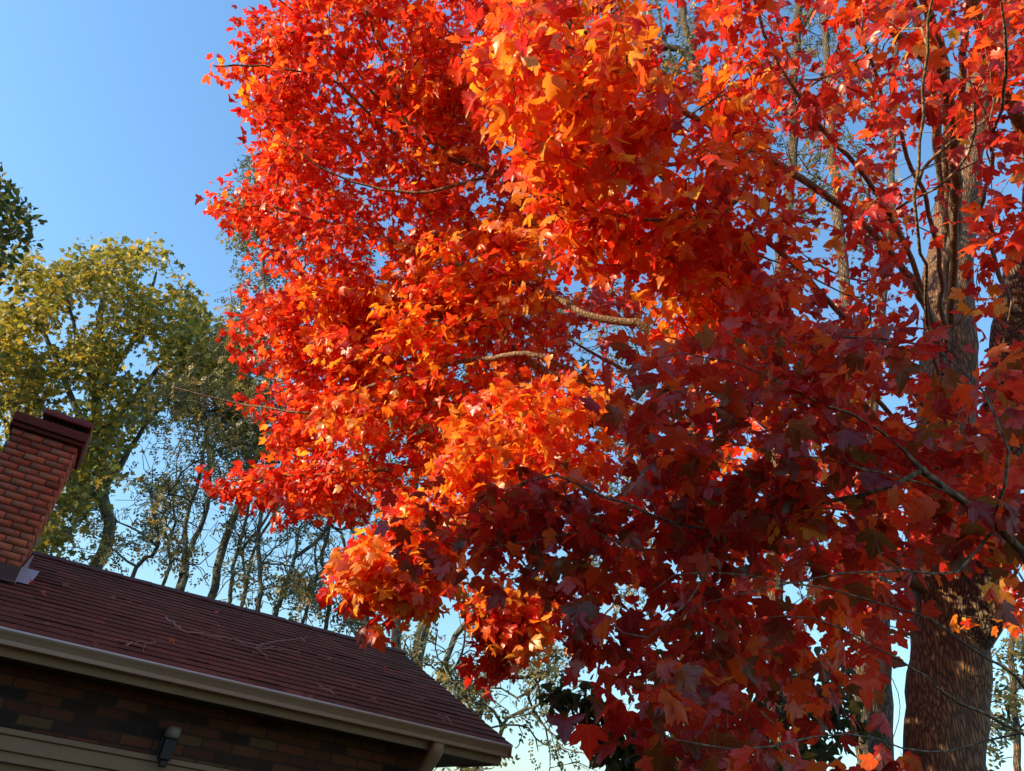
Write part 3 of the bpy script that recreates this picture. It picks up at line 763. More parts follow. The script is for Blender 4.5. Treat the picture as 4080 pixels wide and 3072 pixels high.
gp1 = lambda q: (np.sin(q[:, 0] / 55. + 1.3 * np.sin(q[:, 1] / 70.)) + np.sin(q[:, 1] / 48. + q[:, 0] / 90.)) > -.75
YG = [((0.30, 0.27, 0.035), .45), ((0.48, 0.36, 0.05), .25), ((0.16, 0.18, 0.035), .3)]
bg_tree('yellow_green_tree', 'broad bushy tree turning yellow green, rising behind the chimney', 'tree', None,
        [([(420, 2150), (400, 1900), (380, 1600), (400, 1300), (430, 1080)], 18.5, 75, 20, None),
         ([(390, 1750), (600, 1500), (750, 1330)], 18.5, 30, 12, 0), ([(395, 1800), (250, 1500), (130, 1200)], 18, 34, 12, 0),
         ([(385, 1650), (560, 1300), (620, 1080)], 19, 30, 10, 0), ([(400, 1900), (650, 1620), (900, 1480)], 18, 28, 8, 0), ([(400, 1950), (120, 1750), (-60, 1600)], 18, 28, 10, 0),
         ([(400, 1500), (280, 1250), (240, 1060)], 18, 22, 8, 0)],
        [cloud([(-90, 1010), (60, 1000), (150, 975), (330, 985), (480, 965), (560, 1010), (640, 955), (690, 1080), (790, 1160), (830, 1250), (800, 1330), (640, 1450), (-90, 1450)], 430, 16.5, 20.5, gp1),
         cloud([(-90, 1400), (700, 1350), (960, 1340), (980, 1500), (850, 1590), (700, 1640), (560, 1720), (480, 1880), (380, 1990), (330, 2230), (150, 2270), (-90, 2200)], 600, 16, 20, gp1),
         cloud([(640, 1330), (900, 1280), (1010, 1330), (1020, 1480), (900, 1640), (720, 1680)], 90, 15.5, 18)],
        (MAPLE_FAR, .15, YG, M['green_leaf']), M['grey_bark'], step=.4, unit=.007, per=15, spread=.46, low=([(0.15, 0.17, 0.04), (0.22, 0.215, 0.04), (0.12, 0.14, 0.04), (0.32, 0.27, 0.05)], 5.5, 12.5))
def project(P):
    d = P - CAM; f = d @ Fv; return np.stack([W0 / 2 + FPX * (d @ Rv) / f, H0 / 2 - FPX * (d @ Uv) / f], -1)
q = rng.normal(0, 1, (2600, 3)); q = norm(q) * (rng.uniform(.25, 1, (2600, 1)) ** .45)
q = np.array([-18.5, 12.0, 9.0]) + q * np.array([6.5, 5.5, 4.6])
q = q[project(q)[:, 0] < -60][:620]  # crown bulk out of view, enlarged to shade the trees to its right
bg_tree('dark_green_tree', 'dark green tree crown at the left edge above the yellow green one', 'tree', None,
        [([(-1300, 2100), (-1250, 1500), (-1150, 1000), (-1000, 700)], 12.5, 150, 40, None), ([(-1200, 1250), (-700, 1100), (-200, 1000), (40, 930)], 13.5, 70, 8, 0), ([(-1220, 1350), (-1700, 900), (-2000, 700)], 12, 60, 20, 0), ([(-1150, 1000), (-700, 700), (-400, 600)], 13, 50, 15, 0)],
        [q, cloud([(-250, 560), (-120, 600), (0, 735), (60, 770), (120, 880), (120, 950), (40, 1010), (0, 1100), (-250, 1200)], 150, 13.5, 15.5)],
        (BROAD, .17, [((0.06, 0.09, 0.025), .6), ((0.12, 0.12, 0.03), .3), ((0.22, 0.17, 0.04), .1)], M['green_leaf']), M['grey_bark'], step=.4, per=14, spread=.5)

LOC = [((0.085, 0.098, 0.04), .55), ((0.13, 0.135, 0.045), .3), ((0.30, 0.22, 0.06), .15)]
LG = 'slender locust trees behind the roof'
def oval(u, v, a, b, n=14): return [(u + a * math.cos(2 * math.pi * i / n), v + b * math.sin(2 * math.pi * i / n)) for i in range(n)]
def locust(label, trunks, ovals, Y, per=5, size=.25):
    bg_tree('locust_tree', label, 'tree', LG, trunks, [cloud(oval(u, v, a, b), max(4, int(n * (1.05 if v < 1720 else .5))), Y - 1.3, Y + 1.3) for (u, v, a, b, n) in ovals],
            (FROND, size, LOC, M['green_leaf']), M['grey_bark'], step=.35, unit=.0078, per=per + 1, spread=.36, sag=-.5, bare=90)
locust('thin crooked locust tree just right of the chimney, its top bending left',
       [([(545, 2270), (600, 2215), (625, 2130), (620, 2050), (600, 1960)], 15, 16, 6, None), ([(610, 2190), (560, 2120), (470, 2080)], 15, 9, 5, 0), ([(560, 2250), (475, 2210), (430, 2180), (330, 2240)], 15, 11, 4, 0)],
       [(600, 2000, 130, 170, 40), (420, 2140, 130, 90, 34), (640, 2180, 100, 60, 14)], 15, 4, .26)
locust('locust tree forking into two upright stems above the left part of the ridge',
       [([(722, 2340), (728, 2297), (737, 2247)], 14, 42, 36, None), ([(735, 2250), (737, 2098), (777, 1948), (802, 1824), (835, 1640)], 14, 24, 8, 0),
        ([(737, 2245), (775, 2150), (807, 2073), (829, 1923), (827, 1724), (822, 1560)], 14, 26, 9, 0), ([(760, 2000), (700, 1900), (700, 1830)], 14, 8, 4, 0)],
       [(780, 1640, 190, 200, 60), (680, 1950, 130, 130, 34), (900, 1880, 90, 120, 24), (700, 2200, 120, 100, 14)], 14)
locust('stout leaning locust trunk right of the forked one, lost among its own twigs higher up',
       [([(857, 2335), (862, 2280), (896, 2172), (946, 2048), (976, 1948), (1021, 1800), (1060, 1500), (1050, 1100), (1020, 700)], 14.5, 46, 10, None),
        ([(960, 2000), (1000, 1800), (960, 1650)], 14.5, 14, 5, 0), ([(1050, 1400), (1200, 1100), (1300, 900)], 14.5, 16, 6, 0)],
       [(1000, 1300, 110, 260, 44), (1020, 820, 90, 220, 50), (930, 1560, 170, 160, 40), (960, 1700, 120, 180, 40), (1060, 1600, 140, 260, 60), (1300, 1000, 260, 300, 60), (870, 1330, 50, 60, 8)], 14.5, 5, .30)
locust('thin straight locust stem close beside the stout leaning trunk',
       [([(920, 2345), (935, 2260), (956, 2187), (991, 1998), (1010, 1850), (1060, 1650)], 15, 24, 8, None), ([(950, 2220), (1040, 2100), (1090, 2010)], 15, 10, 5, 0)],
       [(1020, 1850, 120, 160, 34), (950, 2080, 80, 90, 16)], 15, 4)
locust('single upright locust stem at the middle of the ridge',
       [([(1034, 2400), (1036, 2322), (1031, 2172), (1046, 1998), (1051, 1800), (1080, 1500)], 13.5, 32, 10, None), ([(1031, 2185), (990, 2140), (930, 2125)], 13.5, 9, 4, 0), ([(1036, 2250), (1100, 2190), (1180, 2140)], 13.5, 9, 4, 0)],
       [(1060, 1750, 120, 230, 40), (1100, 2300, 130, 90, 24), (960, 2280, 90, 70, 10)], 13.5, 4)
locust('slanting locust tree leaning right, rising over the middle of the roof',
       [([(1098, 2460), (1105, 2421), (1154, 2297), (1180, 2230), (1249, 2172), (1313, 2088), (1325, 2000), (1340, 1900)], 14, 28, 8, None), ([(1150, 2300), (1185, 2200), (1190, 2100), (1240, 2030)], 14, 16, 5, 0)],
       [(1310, 1980, 120, 110, 30), (1190, 2060, 90, 80, 16), (1150, 2330, 110, 70, 22), (1260, 2330, 110, 70, 20), (1250, 1850, 160, 120, 30)], 14, 4)
locust('wavy locust stem beside the hanging orange maple bough',
       [([(1318, 2440), (1322, 2380), (1328, 2322), (1293, 2247), (1300, 2170), (1313, 2098), (1328, 2023), (1330, 1900)], 14.2, 20, 7, None), ([(1313, 2100), (1370, 2130), (1390, 2250), (1420, 2350)], 14.2, 10, 5, 0)],
       [(1350, 2000, 100, 100, 22), (1330, 2400, 70, 60, 14), (1440, 2420, 70, 60, 14)], 14.2, 4)
locust('dark slim trunk between the wavy stem and the two thick grey trunks',
       [([(1448, 2560), (1455, 2460), (1470, 2350), (1490, 2150), (1520, 1900)], 13, 18, 9, None), ([(1430, 2580), (1390, 2500), (1350, 2400), (1330, 2300)], 13.2, 12, 5, 0)],
       [(1450, 2460, 90, 70, 20), (1500, 1950, 90, 150, 24)], 13, 4)
locust('thin wavering locust stem just left of the forked tree above the ridge',
       [([(655, 2320), (672, 2240), (668, 2160), (690, 2080), (680, 1980), (715, 1880)], 15.5, 14, 6, None), ([(672, 2230), (720, 2170), (745, 2120)], 15.5, 8, 4, 0)],
       [(700, 1960, 80, 90, 16), (650, 2100, 60, 60, 10)], 15.5, 4)
locust('pair of thin crossing locust stems left of the single upright one',
       [([(975, 2370), (985, 2300), (1010, 2200), (1075, 2080), (1120, 1980)], 15.2, 16, 6, None), ([(985, 2330), (965, 2230), (985, 2120)], 15.2, 10, 5, 0)],
       [(1110, 1960, 80, 90, 16), (980, 2140, 50, 60, 8)], 15.2, 4)
locust('bare bent locust stem crossing behind the slanting tree',
       [([(1215, 2440), (1225, 2360), (1260, 2280), (1250, 2190), (1275, 2110)], 15, 13, 5, None), ([(1245, 2300), (1300, 2260), (1345, 2190)], 15, 8, 4, 0)],
       [(1290, 2190, 60, 80, 12), (1220, 2350, 60, 50, 8)], 15, 4)
THK = 'thick grey trunks behind the right end of the roof'
def thick(label, trunks, ovals, Y, n_per=5):
    bg_tree('grey_barked_tree', label, 'tree', THK, trunks, [cloud(oval(u, v, a, b), max(4, int(n * .7)), Y - 1.3, Y + 1.3) for (u, v, a, b, n) in ovals],
            (FROND, .25, LOC, M['green_leaf']), M['grey_bark'], step=.35, unit=.0078, per=n_per, spread=.36, sag=-.5, bare=90)
thick('straight grey trunk standing left of the thickest one behind the roof slope',
      [([(1570, 2680), (1575, 2634), (1582, 2460), (1600, 2250), (1640, 2000), (1680, 1700), (1720, 1200)], 12.5, 52, 22, None), ([(1610, 2560), (1650, 2400), (1660, 2300)], 12.5, 12, 6, 0)],
      [(1620, 2580, 80, 70, 14), (1650, 1500, 200, 300, 60), (1500, 2200, 120, 120, 20)], 12.5)
thick('thickest grey lichened trunk, forking high above the right end of the roof',
      [([(1650, 2760), (1656, 2704), (1680, 2525), (1708, 2417), (1730, 2308), (1767, 2023), (1795, 1800), (1836, 1627), (1868, 1490)], 12.5, 56, 40, None),
       ([(1866, 1500), (1835, 1380), (1820, 1200), (1850, 900)], 12.5, 26, 12, 0), ([(1868, 1495), (1930, 1380), (1990, 1200), (2060, 900)], 12.5, 30, 12, 0), ([(1712, 2400), (1660, 2250), (1600, 2150)], 12.5, 12, 5, 0)],
      [(1850, 1150, 250, 330, 90), (2050, 1250, 200, 250, 50), (1700, 1700, 180, 250, 50), (2000, 1700, 150, 200, 30)], 12.5)
thick('bare dark trunk curving right, cut off by the orange leaves',
      [([(1725, 2770), (1738, 2732), (1781, 2623), (1815, 2540), (1870, 2475), (1920, 2420)], 12, 34, 22, None), ([(1790, 2780), (1815, 2660), (1838, 2560), (1845, 2540)], 12, 14, 7, 0)],
      [(1830, 2700, 60, 60, 14), (2000, 2350, 150, 100, 18)], 12, 4)
thick('twiggy grey tree with a branch reaching right over the gutter corner',
      [([(1895, 2960), (1911, 2878), (1933, 2715), (1950, 2620), (1960, 2500), (2000, 2300)], 11.5, 36, 20, None), ([(1930, 2740), (2040, 2710), (2130, 2700), (2190, 2688)], 11.5, 14, 5, 0),
       ([(1905, 2850), (1850, 2800), (1780, 2770)], 11.5, 13, 5, 0), ([(1890, 3010), (1950, 3000), (1985, 2910), (2010, 2880), (2085, 2820)], 11.4, 14, 9, 0), ([(1985, 2912), (1955, 2830), (1925, 2805)], 11.4, 10, 5, 1),
       ([(1920, 2900), (2000, 2880), (2110, 2900), (2150, 2990)], 11.5, 5, 3, 0), ([(1955, 2600), (1940, 2480), (1900, 2400)], 11.5, 12, 6, 0)],
      [(1800, 2720, 90, 80, 22), (2080, 2780, 110, 80, 12), (2160, 2640, 90, 60, 12), (1890, 2760, 60, 60, 12), (2130, 2880, 90, 60, 6), (2010, 2560, 120, 80, 12), (2230, 3020, 60, 60, 8), (1880, 3050, 100, 40, 10)], 11.5, 4)

# trunks of the wood behind the maple
WG = 'grey trunks of the wood behind the maple'
def wood(label, trunks, ovals, Y, cols=LOC):
    bg_tree('woodland_tree', label, 'tree', WG, trunks, [cloud(oval(u, v, a, b), n, Y - 1, Y + 1.2) for (u, v, a, b, n) in ovals],
            (FROND, .26, cols, M['green_leaf']), M['oak_bark'], step=.35, unit=.006, per=4, spread=.3, sag=-.4, bare=50)
wood('leaning woodland trunk with a crooked side limb, in the sky gap at the top',
     [([(2745, 2500), (2745, 2000), (2770, 1500), (2840, 900), (2850, 560), (2806, 400), (2760, 180), (2718, 0), (2690, -200), (2680, -500)], 10, 75, 16, None), ([(2830, 480), (2740, 230), (2600, 190), (2420, 210), (2250, 260)], 10, 40, 18, 0),
      ([(2790, 350), (2720, 300), (2650, 160), (2600, -60)], 10, 18, 8, 0), ([(2760, 1900), (2600, 1960), (2500, 1900)], 10, 20, 8, 0)],
     [(2650, 150, 150, 160, 60), (2680, -380, 260, 200, 50), (2500, 1800, 150, 300, 40), (2450, 2250, 150, 160, 24), (2350, 1300, 250, 200, 40), (2200, 2600, 100, 80, 10)], 10)
wood('upright woodland trunk at the top edge, sunlit down its left side',
     [([(3080, 2500), (3090, 1800), (3120, 1000), (3155, 600), (3165, 300), (3182, 0), (3190, -200), (3210, -500)], 9.5, 74, 20, None), ([(3170, 150), (3240, 40), (3330, 20)], 9.5, 26, 10, 0)],
     [(3220, 180, 130, 150, 30), (3220, -400, 240, 200, 50), (3050, 500, 120, 200, 20), (3300, 500, 130, 150, 24)], 9.5)
wood('slim woodland trunk seen through the red leaves left of the big maple trunk',
     [([(3420, 2600), (3440, 2000), (3500, 1300), (3545, 850), (3555, 500), (3560, 200), (3570, -150), (3560, -480)], 9, 66, 14, None), ([(3550, 600), (3480, 400), (3440, 150)], 9, 18, 8, 0)],
     [(3480, 300, 130, 160, 20), (3560, -380, 220, 200, 46), (3430, 800, 130, 200, 16)], 9)
wood('bare woodland trunk standing beside the foot of the big maple trunk',
     [([(3505, 3150), (3500, 2800), (3495, 2500), (3470, 2000), (3400, 1500), (3330, 900), (3300, 300), (3290, -200)], 7.5, 122, 14, None), ([(3490, 2500), (3380, 2420), (3250, 2400)], 7.5, 22, 10, 0)],
     [(3250, 700, 100, 200, 10), (3300, 2300, 130, 100, 8)], 7.5)
wood('thin woodland stem in the sky gap at the lower right corner',
     [([(4062, 3150), (4060, 3000), (4050, 2800), (4040, 2600), (4010, 2300)], 9, 36, 20, None), ([(4056, 2900), (4000, 2860), (3960, 2840)], 9, 10, 4, 0), ([(4058, 2950), (4120, 2880), (4160, 2800)], 9, 10, 4, 0)],
     [(3990, 2850, 60, 120, 12), (4060, 2600, 80, 120, 14)], 9)

# ivy-dark shrubby tree in the lower middle and its arching branch
DKG = [((0.045, 0.06, 0.018), .6), ((0.075, 0.08, 0.022), .3), ((0.20, 0.15, 0.03), .1)]
bg_tree('dark_leafy_tree', 'low dark olive tree at the bottom with a long leafy branch arching left', 'tree', None,
        [([(2900, 3300), (2880, 3072), (2860, 2900), (2900, 2700)], 6.0, 120, 40, None),
         ([(2860, 3150), (2700, 3050), (2560, 3000), (2450, 2950), (2350, 2880), (2260, 2800), (2190, 2760)], 5.6, 20, 5, 0),
         ([(2560, 3000), (2460, 2880), (2360, 2800), (2310, 2750)], 5.6, 10, 4, 0), ([(2880, 3000), (3100, 2850), (3300, 2750)], 6.2, 40, 14, 0), ([(2870, 2950), (2740, 2800), (2700, 2700)], 6, 30, 10, 0), ([(2890, 3100), (3150, 3050), (3350, 2950)], 6, 30, 10, 0)],
        [cloud([(2620, 2620), (3000, 2550), (3420, 2600), (3480, 2900), (3450, 3120), (2500, 3120), (2480, 2960)], 210, 5.4, 6.8),
         np.array([aty(u + rng.normal(0, 14), v + rng.normal(0, 14), 5.6 + rng.normal(0, .05)) for (u, v) in [(2190, 2755), (2215, 2790), (2235, 2770), (2265, 2815), (2300, 2845), (2330, 2790), (2290, 2765), (2345, 2880), (2370, 2840), (2390, 2905), (2430, 2945), (2400, 2870), (2450, 2985), (2480, 2940), (2500, 3010), (2540, 2990), (2420, 3010), (2330, 2755), (2320, 2810), (2360, 2790), (2280, 2830), (2205, 2770), (2375, 2900), (2415, 2925), (2435, 2960), (2470, 2990), (2350, 2770), (2375, 2810), (2405, 2890), (2445, 2915), (2490, 2970), (2425, 2985), (2400, 3040), (2450, 3060), (2490, 3050), (2380, 2870), (2250, 2845), (2460, 3040), (2530, 3050)]])],
        (BROAD, .078, DKG, M['green_leaf']), M['grey_bark'], step=.16, unit=.0035, per=9, spread=.12, sag=-.9)

# =================================================================== THE RED MAPLE
TY = 5.2
sk = Skeleton(0.12)
tp = [(3775, 3150), (3772, 2800), (3768, 2400), (3764, 2000), (3770, 1600), (3778, 1250), (3795, 950), (3830, 700), (3885, 450), (3950, 200), (4000, -50), (4020, -300), (4000, -650), (3940, -1000)]
TPTS = [aty(u, v, TY) for u, v in tp]
gp = TPTS[0].copy(); gp[2] = 0
mid = TPTS[0] * .5 + gp * .5
TPTS = [gp, mid] + TPTS
r_bot, r_top = rad_px(300, TPTS[3]), rad_px(40, TPTS[-1])
sk.seed(TPTS, r_bot * 1.12, r_top, 0)
LIMBS = [('trunk', None)]
def limb(pts, w0, w1, parent=0, shift=0):
    P = [at(*p) for p in pts]
    cand = np.array(sk.limb) == parent
    d = ((sk.pos - P[0]) ** 2).sum(1); d[~cand] = 1e9; k = int(np.argmin(d)); P[0] = sk.pos[k]
    if len(P) > 2 and parent == 0: P[1] = P[1] * .75 + P[0] * .25
    idn = len(LIMBS); LIMBS.append(('limb', parent))
    sk.seed(P, rad_px(w0, P[1]), rad_px(w1, P[-1]), idn, k)
    return idn
# second stem at the right edge and the pale limb at the upper right
stem2 = limb([(3890, 2560, 6.2), (3950, 2300, 6.3), (3985, 1900, 6.4), (4000, 1500, 6.5), (4030, 1250, 6.6), (4090, 1000, 6.7), (4160, 700, 6.8), (4200, 300, 7)], 190, 90)
pale = limb([(4160, 760, 6.8), (4080, 540, 6.3), (4010, 380, 6.1), (3940, 235, 6.0), (3890, 60, 6), (3860, -150, 6)], 64, 40, stem2)
lit1 = limb([(3905, 400, 6.6), (3820, 380, 6.2), (3760, 310, 6.0), (3680, 225, 5.9), (3560, 120, 5.8), (3400, 20, 5.8)], 70, 26)
lit2 = limb([(3830, 700, 6.6), (3830, 320, 6.4), (3838, 180, 6.3), (3850, 40, 6.3), (3900, -150, 6.3)], 40, 26)
# limbs of the big lit fan to the left
A = limb([(3764, 1950, 5.90), (3400, 1560, 5.80), (3060, 1195, 5.80), (2900, 1040, 5.90), (2600, 640, 6.20), (2300, 280, 6.40), (2100, 20, 6.60), (1950, -200, 6.60)], 84, 22)
Cc_ = limb([(3764, 2120, 5.70), (3000, 1620, 5.30), (2600, 1345, 5.20), (2500, 1290, 5.20), (2330, 1250, 5.30), (2180, 1165, 5.50), (1800, 1040, 5.90), (1400, 910, 6.30), (1060, 820, 6.60), (880, 840, 6.60)], 74, 8)
B = limb([(3766, 2300, 6.2), (3250, 2080, 5.6), (2790, 1775, 5.3), (2600, 1650, 5.2), (2400, 1560, 5.4), (2150, 1470, 5.6), (1960, 1320, 6.0), (1780, 1270, 6.3), (1500, 1215, 6.7), (1150, 1220, 7), (960, 1290, 7.1)], 86, 7)
B2 = limb([(2790, 1775, 5.3), (2730, 1680, 5.4), (2660, 1610, 5.5), (2450, 1450, 6), (2300, 1370, 6.4)], 44, 12, B)
E_ = limb([(2300, 1515, 4.90), (2150, 1420, 5.10), (1960, 1420, 5.30), (1700, 1475, 5.60), (1500, 1530, 5.80), (1250, 1640, 6.10), (1010, 1615, 6.40), (946, 1610, 6.5), (800, 1575, 6.6), (690, 1545, 6.7)], 34, 7, B)
F_ = limb([(2500, 1600, 5.3), (2350, 1690, 5.2), (2100, 1740, 5.4), (1830, 1840, 5.6), (1500, 1870, 5.9), (1100, 1900, 6.3), (860, 1915, 6.5)], 34, 6, B)
G_ = limb([(2790, 1775, 5.3), (2500, 1960, 4.9), (2250, 2080, 4.9), (1900, 2060, 5.1), (1700, 2140, 5.2), (1500, 2210, 5.3), (1370, 2330, 5.4)], 32, 6, B)
G2 = limb([(2350, 2040, 4.9), (2280, 2220, 4.8), (2150, 2370, 4.8), (2000, 2450, 4.9), (1950, 2600, 4.9)], 20, 6, G_)
H_ = limb([(2450, 470, 5.90), (2250, 720, 5.60), (2000, 690, 5.80), (1690, 590, 6.10), (1500, 480, 6.20), (1300, 310, 6.30), (1000, 255, 6.40), (850, 255, 6.40)], 40, 7, A)
H2 = limb([(1690, 590, 6.20), (1500, 390, 6.40), (1400, 260, 6.50), (1200, 90, 6.60), (1050, -40, 6.60)], 24, 7, H_)
H3 = limb([(1850, 640, 5.80), (1640, 500, 5.90), (1560, 300, 6.10), (1480, 100, 6.20), (1420, -100, 6.30)], 22, 8, H_)
H4 = limb([(2000, 690, 5.70), (1700, 760, 5.70), (1400, 720, 5.90), (1100, 560, 6.10)], 20, 7, H_)
J_ = limb([(3795, 950, 6.6), (3400, 780, 5.2), (3000, 590, 4.7), (2858, 515, 4.6), (2550, 330, 4.5), (2400, 190, 4.5), (2272, 54, 4.5), (2100, -120, 4.5)], 42, 16)
J2 = limb([(2480, 270, 4.5), (2350, 220, 4.4), (2200, 160, 4.3), (2050, 190, 4.2), (1900, 250, 4.2)], 18, 8, J_)
J3 = limb([(2980, 580, 4.7), (2750, 640, 4.3), (2500, 660, 4.1), (2250, 560, 4.0), (2050, 480, 4.0)], 20, 8, J_)
J4 = limb([(3100, 640, 4.7), (2900, 820, 4.3), (2650, 880, 4.0), (2400, 850, 3.9), (2200, 780, 3.9)], 22, 8, J_)
K_ = limb([(3770, 1600, 6.3), (3560, 1380, 5.2), (3300, 1210, 4.6), (3150, 1040, 4.4), (2960, 930, 4.3), (2700, 960, 4.2), (2500, 980, 4.2)], 34, 9)
K2 = limb([(3790, 1100, 6.5), (3600, 900, 5), (3450, 700, 4.4), (3250, 480, 4.2), (3080, 200, 4.1), (2950, -100, 4.1)], 34, 12)
K3 = limb([(3790, 1000, 6.5), (3700, 700, 5.2), (3520, 420, 4.6), (3420, 150, 4.4), (3350, -100, 4.4)], 30, 12)
L_ = limb([(3770, 1800, 6.3), (3745, 1450, 4.4), (3704, 1270, 3.6), (3674, 1000, 3.3), (3662, 660, 3.2), (3680, 360, 3.2), (3740, -60, 3.2)], 18, 11)
K4 = limb([(4030, 1250, 6.6), (3960, 1000, 5), (3900, 800, 4.2), (3960, 550, 3.6), (4000, 300, 3.3), (3980, 0, 3.2)], 28, 10, stem2)
K5 = limb([(3770, 1700, 6.3), (3420, 1500, 5.6), (3200, 1320, 5.3), (3000, 1260, 5.2), (2850, 1330, 5.2)], 30, 9)
U1 = limb([(4000, -50, 6.9), (3700, -300, 6.8), (3300, -500, 6.8), (2700, -700, 6.9), (2200, -800, 7)], 60, 10)
U2 = limb([(4010, -250, 7), (3500, -700, 7.2), (3000, -1000, 7.5), (2500, -1150, 7.6)], 50, 10)
U3 = limb([(2600, 640, 6.2), (2100, -150, 6.6), (1700, -450, 6.9), (1300, -550, 7.2)], 40, 9, A)
U4 = limb([(4090, 1000, 6.7), (4400, 600, 6.6), (4700, 300, 6.5), (4950, 100, 6.4)], 60, 10, stem2)
U5 = limb([(4000, 1500, 6.5), (4350, 1350, 6), (4700, 1300, 5.6), (5000, 1350, 5.4)], 50, 9, stem2)
# the low boughs that sweep round in front, in the shade
NR = limb([(3775, 3100, 6.1), (4150, 3250, 4.6), (4450, 3250, 3.2), (4400, 3150, 2.5), (4240, 3060, 2.2)], 110, 62)
Mb = limb([(4240, 3060, 2.2), (4080, 2966, 2.1), (3917, 2862, 2.05), (3756, 2740, 2.0), (3627, 2676, 2.0), (3486, 2567, 1.95), (3250, 2480, 1.9), (3000, 2470, 1.9)], 40, 9, NR)
Nb = limb([(4240, 3060, 2.2), (4080, 2772, 2.15), (3981, 2670, 2.1), (3853, 2580, 2.1), (3692, 2489, 2.1), (3570, 2431, 2.1), (3300, 2330, 2.0), (3000, 2290, 1.95), (2700, 2310, 1.95), (2480, 2420, 1.95)], 32, 8, NR)
Ob = limb([(4330, 3100, 2.35), (4150, 2350, 2.4), (3990, 2100, 2.4), (3818, 1984, 2.4), (3680, 1888, 2.4), (3500, 1720, 2.4), (3278, 1612, 2.35), (3080, 1498, 2.3), (2900, 1430, 2.3), (2700, 1400, 2.3), (2480, 1450, 2.3)], 36, 8, NR)
Pb = limb([(3818, 1984, 2.4), (3620, 1912, 2.35), (3440, 1876, 2.3), (3260, 1810, 2.25), (2900, 1740, 2.2), (2600, 1720, 2.2)], 20, 7, Ob)
Qb = limb([(3990, 2100, 2.4), (3808, 2283, 2.3), (3595, 2251, 2.2), (3363, 2283, 2.1), (3080, 2348, 2.1), (2800, 2420, 2.1), (2560, 2560, 2.1)], 24, 7, Ob)
Tb = limb([(3680, 1888, 2.4), (3300, 2010, 2.4), (2800, 2100, 2.5), (2408, 1989, 2.7), (2209, 1909, 2.9), (2000, 1960, 3.0), (1850, 2040, 3.0)], 24, 6, Ob)
T2 = limb([(2950, 2070, 2.5), (2650, 2200, 2.6), (2350, 2130, 2.8), (2100, 2160, 2.9), (1850, 2200, 3.0), (1640, 2090, 3.1)], 16, 6, Tb)
Sb = limb([(4080, 2966, 2.1), (3788, 2991, 2.05), (3595, 2972, 2.0), (3370, 2946, 2.0), (3080, 3000, 1.95), (2800, 2960, 1.95), (2550, 2900, 1.95)], 20, 7, Mb)
Ub = limb([(3278, 1612, 2.35), (3100, 1640, 2.3), (2850, 1600, 2.3), (2600, 1560, 2.3)], 14, 6, Ob)
Vb = limb([(3990, 2100, 2.4), (4000, 1800, 2.4), (3900, 1560, 2.5), (3700, 1400, 2.6), (3450, 1340, 2.6), (3200, 1330, 2.6)], 22, 7, Ob)

far = np.zeros(len(LIMBS), bool); far[[A, Cc_, B, B2, E_, F_, G_, G2, H_, H2, H3, H4]] = True
mid = np.zeros(len(LIMBS), bool); mid[[J_, J2, J3, J4, K_, K2, K3, K4, K5, L_, lit1, stem2, pale]] = True
low = np.zeros(len(LIMBS), bool); low[[Mb, Nb, Ob, Pb, Qb, Tb, T2, Sb, Ub, Vb]] = True

def gapper(th, sc=330., seed=0):
    g_ = np.random.default_rng(seed); ph = g_.uniform(0, 6.28, 8); k = norm(g_.normal(0, 1, (8, 2))) * g_.uniform(.7, 2.2, (8, 1)) / sc * 6.28
    return lambda q: (np.sin(q @ k.T * np.array([1]) + ph).sum(1) / 2.8) > th
KEEP = [([(3600, 980), (3890, 980), (3890, 1530), (3580, 1530)], .96, 9), ([(3640, 480), (3920, 420), (3900, 980), (3600, 980)], .86, 9), ([(3950, 1000), (4160, 1000), (4160, 1400), (3930, 1400)], .93, 9),
        ([(3570, 2200), (3980, 2200), (3980, 3100), (3570, 3100)], .8, 9), ([(2800, 2680), (3480, 2560), (3480, 3100), (2700, 3100)], .45, 9), ([(2600, -50), (2800, -50), (2860, 260), (2620, 260)], .85, 9),
        ([(3130, -50), (3330, -50), (3320, 230), (3130, 230)], .85, 9), ([(3950, 150), (4160, 250), (4160, 950), (4000, 800)], .6, 9), ([(2350, 2080), (2700, 2080), (2720, 2420), (2480, 2400)], .4, 9), ([(3980, 2250), (4160, 2250), (4160, 3100), (3960, 3100)], .6, 9)]
def zone(poly, n, d0, d1, allow, meta, gap=None, wander=.12, tilt=None, droop=.06):
    q = sample_poly(poly, n, gap)
    for pl_, pr_, _ in KEEP:
        q = q[~(in_poly(q, pl_) & (rng.random(len(q)) < pr_))]
    n = len(q); d = rng.uniform(d0, d1, n)
    if tilt: d = d + tilt(q)
    sk.attach(np.array([at(u, v, dd) for (u, v), dd in zip(q, d)]), wander=wander, allow=allow, meta=meta, droop=droop)
def spots(lst, allow, meta, jit=(0, 0)):
    sk.attach(np.array([at(*p) for p in lst]), allow=allow, meta=meta)

